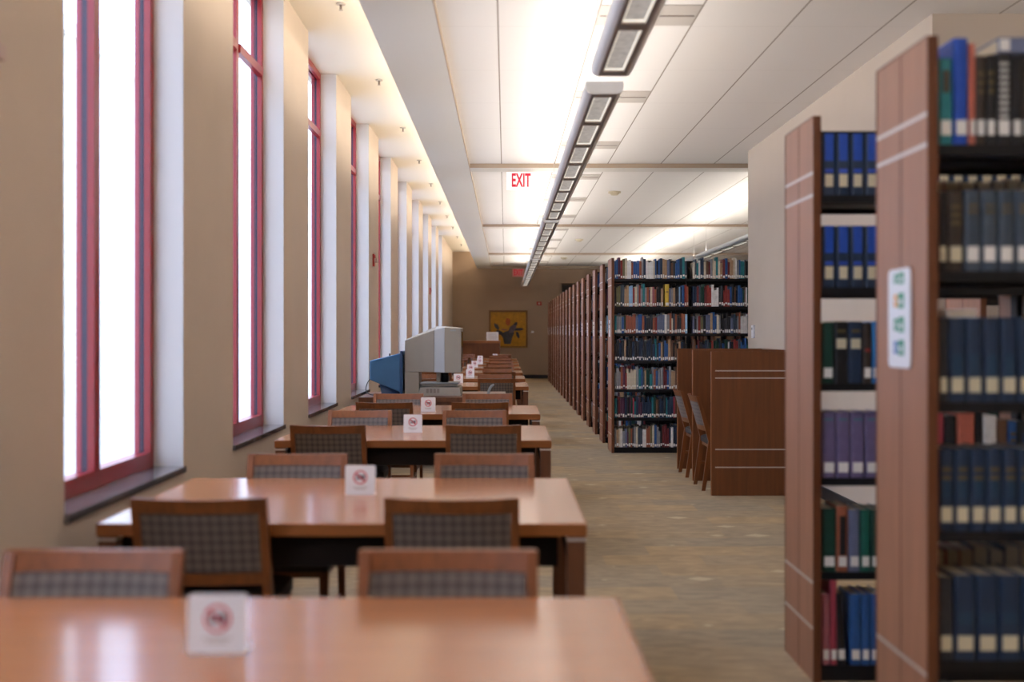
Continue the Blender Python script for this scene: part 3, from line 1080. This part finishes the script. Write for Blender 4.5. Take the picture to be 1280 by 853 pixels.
for i, (a, b) in enumerate(SECT):
    pendant(PX, a, b, ['nearest section of the long pendant light, cut off by the top of the frame', 'second section of the long pendant light over the tables',
                       'third section of the pendant light, just beyond the near ceiling beam', 'fourth section of the pendant light in the long row',
                       'farthest section of the long pendant light before the far wall'][i], 'pendant lights above the table aisle')
for i, (a, b) in enumerate(SECT[2:]):
    pendant(3.55, a, b, ['pendant light above the bookcases beyond the pale column, nearest section', 'pendant light above the bookcases, middle section', 'pendant light above the bookcases, farthest section'][i],
            'pendant lights above the bookcases')
for i, (a, b) in enumerate(SIDE_FILL):  # unseen pendants added as fill for the near end of the room
    pendant(4.9, a, b, ['pendant light beside the nearest bookcases, section by the back wall', 'pendant light beside the nearest bookcases, section by the pale column'][i], 'pendant lights beside the nearest bookcases')
# grey slot diffusers
for k in range(13):
    y = 7.0 + 2.5 * (k - 1)
    if y < 2 or y > 33 or 13 < y + .46 < 13.95 and False:
        continue
    t = thing('ceiling_diffuser', 'flat grey air diffuser panel in the ceiling, %s along the pendant row' % ordw(k), 'vent', (0.90, y, CZ), 0, 'grey ceiling diffusers')
    box('panel', -0.312, 0.312, 0, 0.46, -0.006, 0, M['greylabel'], t)
    box('slot', -0.30, 0.30, 0.22, 0.24, -0.010, -0.006, M['fixdark'], t)
for k in range(11):
    y = 6.0 + 2.6 * k
    t = thing('ceiling_sprinkler', 'small dark sprinkler in the raised ceiling opposite window %s' % ordw(k), 'sprinkler', (-1.245, y, RZ), 0, 'sprinklers in the raised ceiling')
    cyl('escutcheon', (0, 0, -0.010), (0, 0, 0), 0.035, M['greylabel'], t, 20)
    cyl('head', (0, 0, -0.05), (0, 0, -0.012), 0.010, M['fixdark'], t, 10)
    cyl('deflector', (0, 0, -0.054), (0, 0, -0.05), 0.016, M['greylabel'], t, 16)
for k, (x, y) in enumerate(((1.56, 16.3), (1.59, 24.6), (1.57, 30.6))):
    t = thing('smoke_detector', 'round cream smoke detector on the ceiling in the %s panel bay back' % ordw(k + 1), 'detector', (x, y, CZ), 0, 'smoke detectors on the panelled ceiling')
    cyl('base', (0, 0, -0.02), (0, 0, 0), 0.09, M['paper'], t, 24)
    cyl('cover', (0, 0, -0.05), (0, 0, -0.02), 0.045, M['paper'], t, 24, 0.075)


# ------------------------------------------------------------------ bookcases
PXO = 1.24      # outer face of the end panels
PT = 0.028      # panel thickness
D = 0.46        # depth of a double-faced case
HP = 2.28
SECL = 0.90


def bookcase(x, y, levels, nsec, label, group, card=True, both=True):
    """x,y: outer near corner of the end panel. levels: shelf surfaces."""
    t = thing('bookcase', label, 'bookcase', (x, y, 0), 0, group)
    L = nsec * SECL + 2 * PT + 0.02
    ends = [0.0] + ([L - PT] if both else [])
    for e, xa in enumerate(ends):
        pn = box('end_panel', xa, xa + PT, 0.004, D - 0.004, 0.0, HP, M['panelwood'], t)
        f = MB()
        f.box(xa - 0.002, xa + PT + 0.001, -0.004, 0.004, 0, HP + 0.002).box(xa - 0.002, xa + PT + 0.001, D - 0.004, D + 0.004, 0, HP + 0.002)
        f.box(xa - 0.002, xa + PT + 0.001, 0.004, D - 0.004, HP, HP + 0.004)
        f.build('panel_edge', M['panelframe'], t)
        if e == 0:
            for z in (2.055, 1.965, 0.40, 0.215):
                box('silver_inlay', xa - 0.0015, xa + 0.002, 0.004, D - 0.004, z - 0.006, z + 0.006, M['silver'], pn)
            box('centre_groove', xa - 0.001, xa + 0.002, D / 2 - 0.003, D / 2 + 0.003, 0.004, HP - 0.003, M['groove'], pn)
    x0 = PT + 0.003
    for s in range(nsec + 1):
        xs = x0 + s * SECL
        w2 = 0.022
        xa, xb = (xs, xs + w2) if s == 0 else ((xs - w2, xs) if s == nsec else (xs - w2, xs + w2))
        box('upright', xa, xb, D / 2 - 0.03, D / 2 + 0.03, 0, HP - 0.02, M['black'], t)
    box('top_rail', x0, x0 + nsec * SECL, D / 2 - 0.012, D / 2 + 0.012, HP - 0.045, HP - 0.02, M['black'], t)
    for s in range(nsec):
        xa, xb = x0 + s * SECL + 0.002, x0 + (s + 1) * SECL - 0.002
        for li, z in enumerate(levels):
            f = MB()
            f.box(xa, xb, 0.012, D / 2 - 0.031, z - 0.012, z).box(xa, xb, D / 2 + 0.031, D - 0.012, z - 0.012, z)
            f.box(xa, xb, 0.012, 0.018, z - 0.032, z - 0.012).box(xa, xb, D - 0.018, D - 0.012, z - 0.032, z - 0.012)
            f.box(xa, xb, D / 2 - 0.031, D / 2 - 0.026, z - 0.012, z + 0.02) if z < 2.2 else None
            if li < len(levels) - 1:
                for xx in (xa, xb - 0.003):
                    f.prism([(0.02, z), (D / 2 - 0.031, z), (D / 2 - 0.031, z + 0.15), (0.10, z + 0.12)], 'X', xx, xx + 0.003)
                    f.prism([(D - 0.02, z), (D / 2 + 0.031, z), (D / 2 + 0.031, z + 0.15), (D - 0.10, z + 0.12)], 'X', xx, xx + 0.003)
            else:
                f.box(xa, xb, 0.02, D / 2 - 0.031, 0.0, z - 0.032).box(xa, xb, D / 2 + 0.031, D - 0.02, 0.0, z - 0.032)
            f.build('shelf', M['black'], t)
    if card:
        c = box('range_card', -0.006, -0.002, D * 0.36, D * 0.36 + 0.12, 1.36, 1.56, M['signwhite'], t)
        f = MB()
        f.box(-0.0075, -0.006, D * 0.36 + 0.02, D * 0.36 + 0.10, 1.50, 1.52).box(-0.0075, -0.006, D * 0.36 + 0.02, D * 0.36 + 0.08, 1.45, 1.46)
        f.build('card_text', M['symdark'], c)
    return t


LV6 = [1.965, 1.592, 1.205, 0.823, 0.443, 0.066]
LV7 = [2.04, 1.715, 1.40, 1.08, 0.745, 0.41, 0.066]
bookcase(PXO, 3.34, LV6, 1, 'nearest bookcase, its wooden end panel carrying a white sign', 'bookcases with wooden end panels', card=False)
bookcase(PXO, 4.58, LV6, 1, 'bookcase just behind the signed one, blue volumes on its top shelves', 'bookcases with wooden end panels', card=False)
bookcase(2.43, 5.82, LV6, 2, 'bookcase seen only through gaps between books, before the tan wall', 'bookcases with wooden end panels', card=False)
NR, RP, RY = 17, 1.22, 13.30
for i in range(NR):
    ns = 4 if i == 0 else 3
    bookcase(PXO, RY + i * RP, LV7, ns,
             'bookcase %s in the receding row, packed with books facing us' % ordw(i) if i == 0 else
             'bookcase %s in the receding row, seen as a narrow wooden end' % ordw(i), 'receding row of bookcases with wooden end panels')

# the sign on the nearest end panel
t = thing('panel_sign', 'white rounded sign with green pictograms on the nearest wooden end panel', 'sign', (PXO - 0.0035, 3.565, 1.455))
rnd = []
w2, h2, r = 0.098, 0.155, 0.02
for cx, cz, a0 in ((w2 - r, -h2 + r, -PI / 2), (w2 - r, h2 - r, 0), (-w2 + r, h2 - r, PI / 2), (-w2 + r, -h2 + r, PI)):
    for q in range(6):
        a = a0 + q / 5 * PI / 2
        rnd.append((cx + r * math.cos(a), cz + r * math.sin(a)))
pl = MB().prism(rnd, 'X', -0.004, 0.0).build('plate', M['white'], t)
gr = plain('sign_green', (0.05, 0.30, 0.18), 0.5)
bl = plain('sign_blue', (0.03, 0.16, 0.45), 0.5)
yl = plain('sign_orange', (0.75, 0.35, 0.05), 0.5)
for q, (z, ml, mr) in enumerate(((0.125, gr, gr), (0.055, yl, gr), (-0.020, gr, gr), (-0.092, bl, gr))):
    # two small picture fields in each row
    f = MB()
    hh = 0.018 if q == 0 else 0.024
    f.box(-0.0048, -0.004, -0.045, 0.005, z - hh, z + hh, mr)
    f.box(-0.0052, -0.0048, -0.030, -0.008, z - hh * 0.5, z + hh * 0.2, M['white'])
    f.box(-0.0048, -0.004, 0.012, 0.045, z - hh * 0.8, z + hh * 0.8, ml)
    f.box(-0.0052, -0.0048, 0.022, 0.034, z - hh * 0.3, z + hh * 0.3, M['white'])
    f.build('pictogram', None, pl)


# ------------------------------------------------------------------ books
def book_geo(f, w_, h, d, cm, ox=0, oy=0, oz=0, sgn=1, pm=None):
    """cover and page block into f; spine at y=oy facing -y (sgn 1) or +y (sgn -1)."""
    pm = pm or M['paper']
    t_ = 0.003
    c = min(0.006, w_ * 0.2)
    prof = [(c, 0), (w_ - c, 0), (w_, c), (w_, d), (w_ - t_, d), (w_ - t_, 0.007), (t_, 0.007), (t_, d), (0, d), (0, c)]
    pr = [(ox + px_ - w_ / 2, oy + sgn * py) for px_, py in prof]
    f.prism(pr, 'Z', oz, oz + h, cm)
    y0, y1 = sorted((oy + sgn * 0.007, oy + sgn * (d - 0.004)))
    f.box(ox - w_ / 2 + t_, ox + w_ / 2 - t_, y0, y1, oz + 0.004, oz + h - 0.004, pm)


BOOK_MAX = 300
nbook = [0]
stuff = MB()


def add_book(x, y, z, w_, h, d, colour, label=None, lab_mat='spinelabel', lab_z=(0.018, 0.052), band=None, sgn=1, lean=0, group=None, title=None, lab_w=0.78):
    cm = M['bk_' + colour]
    if label is None or nbook[0] >= BOOK_MAX or sgn < 0:
        book_geo(stuff, w_, h, d, cm, x, y, z, sgn)
        yy = sorted((y - sgn * 0.0012, y))
        if w_ > 0.012:
            stuff.box(x - w_ * 0.38, x + w_ * 0.38, yy[0], yy[1], z + lab_z[0], z + lab_z[1], M[lab_mat])
        return
    nbook[0] += 1
    f = MB()
    prof_w = w_
    t_ = 0.003
    c = min(0.006, w_ * 0.2)
    c = min(0.011, w_ * 0.3)
    prof = [(c * 0.9, 0.0), (w_ - c * 0.9, 0), (w_ - c * 0.3, c * 0.3), (w_, c * 0.9), (w_, d), (w_ - t_, d), (w_ - t_, 0.011), (t_, 0.011), (t_, d), (0, d), (0, c * 0.9), (c * 0.3, c * 0.3)]
    f.prism([(a - w_ / 2, b) for a, b in prof], 'Z', 0, h)
    o = f.build('book', cm)
    o.location = (x, y, z + (abs(math.sin(lean)) * w_ / 2 if lean else 0.0003))
    o.rotation_euler = (0, lean, 0)
    tag(o, label, 'book', group)
    MB().box(-w_ / 2 + t_, w_ / 2 - t_, 0.0111, d - 0.004, 0.004, h - 0.004).build('pages', M['paper'], o)
    lw = w_ * lab_w / 2
    MB().box(-lw, lw, -0.0012, 0.0, lab_z[0], lab_z[1]).build('call_number_label', M[lab_mat], o)
    if band:
        for bm_, z0, z1 in band:
            MB().box(-w_ / 2 + c * 0.9, w_ / 2 - c * 0.9, -0.0008, 0.002, z0 * h, z1 * h).build('spine_band', bm_, o)
    if title:
        g = MB()
        mt, z0, z1, n = title
        for q in range(n):
            zz = z0 * h + (z1 - z0) * h * (q + 0.2) / n
            g.box(-w_ * 0.3, w_ * 0.3, -0.0016, 0.0, zz, zz + (z1 - z0) * h / n * 0.5)
        g.build('spine_title', mt, o)
    return o


gilt = plain('gilt_lettering', (0.13, 0.10, 0.045), 0.4)
whit = plain('white_lettering', (0.6, 0.6, 0.58), 0.5)
bluelet = plain('blue_lettering', (0.03, 0.09, 0.55), 0.4)
midblue = plain('mid_navy_cloth', (0.015, 0.05, 0.105), 0.5)
browncl = plain('brown_band', (0.05, 0.035, 0.02), 0.5)
DARKMIX = ['navy', 'black', 'charcoal', 'slate blue', 'dark green', 'brown', 'maroon', 'navy', 'blue']
MIX = ['maroon', 'brown', 'tan', 'cream', 'grey', 'charcoal', 'navy', 'blue', 'teal', 'dark green', 'rust', 'dark red', 'black', 'plum',
       'slate blue', 'olive', 'grey-blue', 'white', 'navy', 'charcoal', 'cream', 'tan', 'blue', 'grey', 'cream', 'pale blue', 'rust', 'grey']


def shelfname(li):
    return ['top shelf', 'second shelf down', 'third shelf down', 'fourth shelf down', 'fifth shelf down', 'sixth shelf down', 'bottom shelf'][li]


def fill(xs, x_end, y, z, spec, rnd, shelf, case, li, vis, hmax, group, wr=(0.018, 0.04), mix=MIX, lz=(0.018, 0.052), lm='spinelabel', bay='', start=0, d=0.17):
    """spec books first, then random ones until x_end."""
    x = xs
    n = start
    for s in spec:
        w_ = s['w']
        if x + w_ > x_end:
            break
        cx = x + w_ / 2
        lab = None
        if vis(cx):
            lab = '%s, %s from end panel, %s, %s%s' % (s.get('n', s['c'] + ' hardback'), ordw(n), shelf, bay, case)
        add_book(cx, y, z, w_ - 0.003, s['h'], s.get('d', d), s['c'], lab, s.get('lm', lm), s.get('lz', lz), s.get('band'), 1, s.get('lean', 0), group, s.get('title'), s.get('lw', 0.72))
        x += w_ + (s.get('gap', 0))
        n += 1
    lastc = None
    while True:
        w_ = rnd.uniform(*wr)
        if x + w_ > x_end:
            break
        cx = x + w_ / 2
        c = lastc if (lastc and rnd.random() < 0.22) else rnd.choice(mix)
        lastc = c
        h = min(hmax, rnd.gauss(hmax * 0.85, hmax * 0.08))
        lab = None
        if vis(cx):
            lab = '%s book, %s from end panel, %s, %s%s' % (c, ordw(n), shelf, bay, case)
        tt = (rnd.choice([gilt, whit, gilt]), 0.5, 0.85, rnd.randint(1, 4)) if (rnd.random() < 0.6 and y < 10) else None
        lz_ = (lz[0] + rnd.choice([0, 0, 0, 0.006, 0.02]) * (y > 10), lz[1] + rnd.uniform(-0.012, 0.006) * (y > 10))
        lz_ = (lz_[0], max(lz_[1], lz_[0] + 0.02))
        add_book(cx, y + rnd.uniform(0, 0.012), z, w_ - 0.001, h, rnd.uniform(0.13, d), c, lab, lm, lz_, None, 1, 0, group, tt, 0.64)
        x += w_
        n += 1
    return n


XB0 = PXO + PT + 0.010
# --- nearest bookcase (B), visible to about x = 1.55
R = random.Random(11)
caseB = 'signed bookcase'
YB_ = 3.34 + 0.016
LZB = (0.028, 0.072)
gB = 'books in the nearest bookcase'
vB = lambda x: x < 1.60
T = lambda m, a=0.55, b=0.85, n=3: (m, a, b, n)
specB = [
    [dict(c='teal', n='teal book with a brown band', w=0.044, h=0.255, band=[(browncl, 0.60, 0.86)]), dict(c='royal blue', n='tall bright blue book', w=0.046, h=0.315),
     dict(c='coral', n='coral red book', w=0.020, h=0.298), dict(c='dark brown', n='dark brown thin book', w=0.030, h=0.262, title=T(gilt)),
     dict(c='black', n='black book with gilt lettering', w=0.030, h=0.265, title=T(gilt)), dict(c='black', n='black book with white lettering', w=0.046, h=0.27, title=T(whit, 0.28, 0.92, 9)),
     dict(c='black', n='plain black book', w=0.032, h=0.26), dict(c='dark brown', n='dark brown book', w=0.035, h=0.26, title=T(gilt)), dict(c='charcoal', w=0.04, h=0.26)],
    [dict(c='black', n='dark worn volume', w=0.026, h=0.235, lm='creamlabel'), dict(c='dark brown', n='brown-black volume with gilt title', w=0.050, h=0.238, title=T(gilt), lm='creamlabel')]
    + [dict(c='slate blue', n='slate blue bound volume', w=0.050, h=0.238, title=T(gilt, 0.7, 0.85, 2)) for _ in range(6)],
    [dict(c='charcoal', n='dark bound volume', w=0.030, h=0.245, lm='creamlabel')] + [dict(c='navy', n='navy bound volume', w=0.051, h=0.25, band=[(midblue, 0.28, 0.56)], lm='creamlabel') for _ in range(6)],
    [dict(c='navy', n='navy bound volume', w=0.047, h=0.245, band=[(midblue, 0.40, 0.62)], lm='creamlabel', title=T(gilt, 0.6, 0.8, 2)) for _ in range(7)],
    [dict(c='charcoal', n='dark bound volume', w=0.046, h=0.245, lm='creamlabel')] + [dict(c='navy', n='thick navy bound volume', w=0.066, h=0.25, band=[(midblue, 0.42, 0.56)], lm='creamlabel') for _ in range(4)],
    [],
]
for li, z in enumerate(LV6):
    fill(XB0, PXO + SECL - 0.01, YB_, z, specB[li], R, shelfname(li) if li < 5 else 'bottom shelf', caseB, li, (lambda x: False) if li == 5 else vB, 0.27, gB, (0.03, 0.055), DARKMIX, LZB)
# books at the back of B, their page edges towards us
for li, hh in ((1, 0.305), (4, 0.285)):
    x = XB0 + 0.07
    while x < PXO + SECL - 0.08:
        w_ = R.uniform(0.038, 0.052)
        add_book(x + w_ / 2, 3.34 + D - 0.016, LV6[li], w_ - 0.002, hh + R.uniform(-0.01, 0.005), 0.17, R.choice(['dark red', 'charcoal', 'slate blue', 'tan']), None, sgn=-1)
        x += w_
# a book lying flat on the top-shelf books of B
f = MB()
f.prism([(0, 0), (0.16, 0), (0.16, 0.004), (0.006, 0.004), (0.006, 0.041), (0.16, 0.041), (0.16, 0.045), (0, 0.045)], 'X', 0, 0.24)
o = f.build('book', M['bk_grey-blue'], None)
o.location = (1.455, YB_ + 0.004, LV6[0] + 0.2725)
tag(o, 'grey-blue book lying flat on top of the upright books, signed bookcase', 'book', 'books laid flat on other books')
MB().box(0.004, 0.236, 0.007, 0.156, 0.0045, 0.0405).build('pages', M['paper'], o)
MB().box(0.004, 0.034, -0.0012, 0.0, 0.006, 0.040).build('call_number_label', M['spinelabel'], o)
nbook[0] += 1
f = MB()
f.prism([(0, 0), (0.09, 0), (0.09, 0.004), (0.006, 0.004), (0.006, 0.018), (0.09, 0.018), (0.09, 0.022), (0, 0.022)], 'Y', 0, 0.15)
o = f.build('book', M['bk_white'], None)
o.location = (1.305, YB_ + 0.005, LV6[2] + 0.2505)
tag(o, 'small white book lying flat above the third-shelf navy volumes, signed bookcase', 'book', 'books laid flat on other books')
MB().box(0.008, 0.086, 0.004, 0.146, 0.0045, 0.0175).build('pages', M['paper'], o)
nbook[0] += 1

# --- bookcase A, behind
R = random.Random(5)
caseA = 'case behind signed one'
YA_ = 4.58 + 0.016
gA = 'books in the bookcase behind the nearest one'
vA = lambda x: x < 1.56 or 1.70 < x < 2.12
two = dict(c='navy', n='two-tone blue volume', w=0.058, h=0.25, band=[(M['bk_royal blue'], 0.56, 0.995)], title=T(bluelet, 0.34, 0.46, 1), lz=(0.035, 0.085), lm='creamlabel', lw=0.6)
specA = [
    [dict(two) for _ in range(15)],
    [dict(two) for _ in range(15)],
    [dict(c='dark green', n='dark green bound volume', w=0.050, h=0.245), dict(c='black', n='black bound volume', w=0.058, h=0.25, title=T(gilt, 0.8, 0.9, 1), lm='creamlabel', lz=(0.14, 0.18)),
     dict(c='navy', n='blue-black bound volume', w=0.058, h=0.25, title=T(gilt, 0.8, 0.9, 1), lm='creamlabel', lz=(0.14, 0.18)), dict(c='dark brown', n='brown volume with red mark', w=0.038, h=0.245, title=(M['bk_dark red'], 0.5, 0.6, 1)),
     dict(c='bright blue', n='bright blue book', w=0.03, h=0.25), dict(c='bright blue', n='bright blue book', w=0.03, h=0.25)] + [dict(c='navy', n='navy volume', w=0.05, h=0.24) for _ in range(4)],
    [dict(c='purple', n='purple bound volume', w=0.058, h=0.265, band=[(M['bk_teal'], 0.88, 0.90)]) for _ in range(7)]
    + [dict(c='dark red', n='dark red book', w=0.05, h=0.25), dict(c='crimson', n='crimson book', w=0.04, h=0.26), dict(c='black', n='black book', w=0.05, h=0.25), dict(c='coral', n='coral red book', w=0.075, h=0.26),
       dict(c='black', n='black book', w=0.03, h=0.26), dict(c='white', n='off-white book', w=0.06, h=0.25)],
    [dict(c='dark green', n='dark green book', w=0.060, h=0.255), dict(c='rust', n='rust and black book', w=0.048, h=0.265, band=[(M['bk_black'], 0.25, 0.85)]), dict(c='grey-blue', n='grey-blue book', w=0.048, h=0.25),
     dict(c='green', n='green book', w=0.042, h=0.25), dict(c='dark green', n='dark green book', w=0.04, h=0.25), dict(c='green', n='green book', w=0.045, h=0.25), dict(c='grey', w=0.05, h=0.25), dict(c='brown', w=0.06, h=0.24),
     dict(c='green', n='green book', w=0.05, h=0.24), dict(c='white', n='white book', w=0.03, h=0.24), dict(c='grey', n='grey book', w=0.055, h=0.25), dict(c='pale blue', n='pale blue book', w=0.05, h=0.25),
     dict(c='bright blue', n='bright blue book', w=0.045, h=0.255), dict(c='bright blue', n='bright blue book', w=0.04, h=0.255)],
    [dict(c='pink', n='dull pink book', w=0.034, h=0.285), dict(c='crimson', n='tall pinkish-red book', w=0.030, h=0.35), dict(c='black', n='black book leaning slightly', w=0.038, h=0.29, lean=-0.06, gap=0.012),
     dict(c='blue', n='blue book', w=0.046, h=0.285), dict(c='blue', n='blue book', w=0.036, h=0.285), dict(c='blue', n='blue book', w=0.045, h=0.285)],
]
for li, z in enumerate(LV6):
    fill(XB0, PXO + SECL - 0.01, YA_, z, specA[li], R, shelfname(li) if li < 5 else 'bottom shelf', caseA, li, vA, 0.27, gA, (0.03, 0.055), DARKMIX + ['dark red', 'tan'], (0.022, 0.062))
# bookcase C: one fill, never seen closely
for li, z in enumerate(LV6):
    for s in range(2):
        fill(2.43 + PT + 0.027 + s * SECL, 2.43 + (s + 1) * SECL - 0.01, 5.82 + 0.016, z, [], R, '', '', li, lambda x: False, 0.27, None, (0.03, 0.055), DARKMIX)

# --- the receding row
R = random.Random(21)
gR = 'books in the first case of the receding row'
ACC = {1: [('yellow', 0.62)], 3: []}
MIXES = [MIX, MIX + ['rust', 'tan', 'pink', 'rust'], MIX + ['rust', 'olive', 'maroon', 'cream'], ['charcoal', 'navy', 'black', 'blue', 'grey', 'tan', 'navy', 'charcoal', 'teal', 'brown'],
         MIX + ['cream', 'teal', 'white', 'blue'], ['charcoal', 'plum', 'maroon', 'crimson', 'dark green', 'black', 'navy', 'brown', 'charcoal', 'teal'], MIX + ['cream', 'rust', 'tan', 'white']]
HM = [0.255, 0.265, 0.25, 0.265, 0.265, 0.27, 0.27]
for li, z in enumerate(LV7):
    y = RY + 0.016
    # near bay in three runs so one shelf can carry the big yellow book
    a0, a1 = XB0, PXO + PT + SECL - 0.024
    n = 0
    if li == 1:
        n = fill(a0, 1.865, y, z, [], R, shelfname(li), 'first case of receding row', li, lambda x: True, HM[li], gR, (0.016, 0.031), MIXES[li], (0.010, 0.045), bay='')
        add_book(1.891, y, z, 0.046, 0.262, 0.17, 'yellow', 'thick yellow book, second shelf down, near bay, first case of receding row', lab_z=(0.01, 0.045), group=gR, title=(M['symdark'], 0.62, 0.7, 1))
        fill(1.916, a1, y, z, [], R, shelfname(li), 'first case of receding row', li, lambda x: True, HM[li], gR, (0.016, 0.031), MIXES[li], (0.010, 0.045), bay='', start=n + 1)
    else:
        fill(a0, a1 - (0.0), y, z, [], R, shelfname(li), 'first case of receding row', li, lambda x: x < 1.26 + (0.93 if li < 3 else 0.76), HM[li], gR, (0.016, 0.031), MIXES[li], (0.010, 0.045), bay='')
for i in range(NR):
    for li, z in enumerate(LV7):
        y = RY + i * RP + 0.016
        for s in range(4 if i == 0 else 1):
            if i == 0 and s == 0:
                continue
            x = PXO + PT + 0.003 + s * SECL + 0.024
            xe = PXO + PT + 0.003 + (s + 1) * SECL - 0.024
            mx_ = R.choice([MIX, DARKMIX + ['white', 'dark red'], MIX + ['blue', 'teal', 'white', 'cream']])
            if i > 0:
                xe = x + 0.5
            fill(x, xe, y, z, [], R, '', '', li, lambda x: False, HM[li], None, (0.016, 0.031) if i < 3 else (0.02, 0.045), mx_, (0.010, 0.045))
# backs of the first case (page edges to us) in view between the shelves
for li, z in enumerate(LV7):
    for s in range(2):
        x = PXO + PT + 0.003 + s * SECL + 0.03
        while x < PXO + PT + s * SECL + SECL - 0.06:
            w_ = R.uniform(0.02, 0.04)
            add_book(x + w_ / 2, RY + D - 0.016, z, w_ - 0.001, R.uniform(0.2, 0.25), 0.15, R.choice(MIX), None, sgn=-1)
            x += w_
so = stuff.build('books', None)
tag(so, 'the remaining small library books filling the farther shelves of the bookcases', 'books', None, 'stuff')


# ------------------------------------------------------------------ study carrels
CXL, CXR, CZT = 1.783, 2.68, 1.245


def carrel_panel(y, label):
    pass


t = thing('study_carrel', 'double wooden study carrel with tall dark partitions against the pale column', 'carrel', (CXL, 9.83, 0))
cw = CXR - CXL
for k, y in enumerate((0.0, 0.98, 1.94)):
    p = box('partition', 0, cw, y, y + 0.035, 0.0, CZT, M['carrelwood'], t, 0.002)
    box('front_edge', -0.006, 0.0, y + 0.002, y + 0.033, 0.0, CZT, M['edgewood'], p)
    for z in (1.245 - 0.165, 1.245 - 0.228, 0.40, 0.245) if k == 0 else ():
        box('silver_inlay', 0.028, cw, y - 0.0012, y + 0.001, z - 0.005, z + 0.005, M['silver'], p)
for y in (0.035, 1.015):
    w1 = 0.945 if y < 1 else 0.925
    d = box('desk_surface', 0.26, cw - 0.03, y, y + w1, 0.70, 0.74, M['tabletop'], t)
    box('back_panel', cw - 0.03, cw, y, y + w1, 0.0, CZT, M['carrelwood'], t)
    box('shelf', 0.62, cw - 0.03, y, y + w1, 1.08, 1.10, M['carrelwood'], t)
    box('modesty_rail', 0.30, 0.32, y, y + w1, 0.60, 0.70, M['carrelwood'], t)
place_chair(CXL + 0.245, 10.36, -PI / 2, 'check-backed wooden chair facing into the nearer study carrel', 'chairs at the study carrels')
place_chair(CXL + 0.245, 11.28, -PI / 2, 'check-backed wooden chair facing into the farther study carrel', 'chairs at the study carrels')
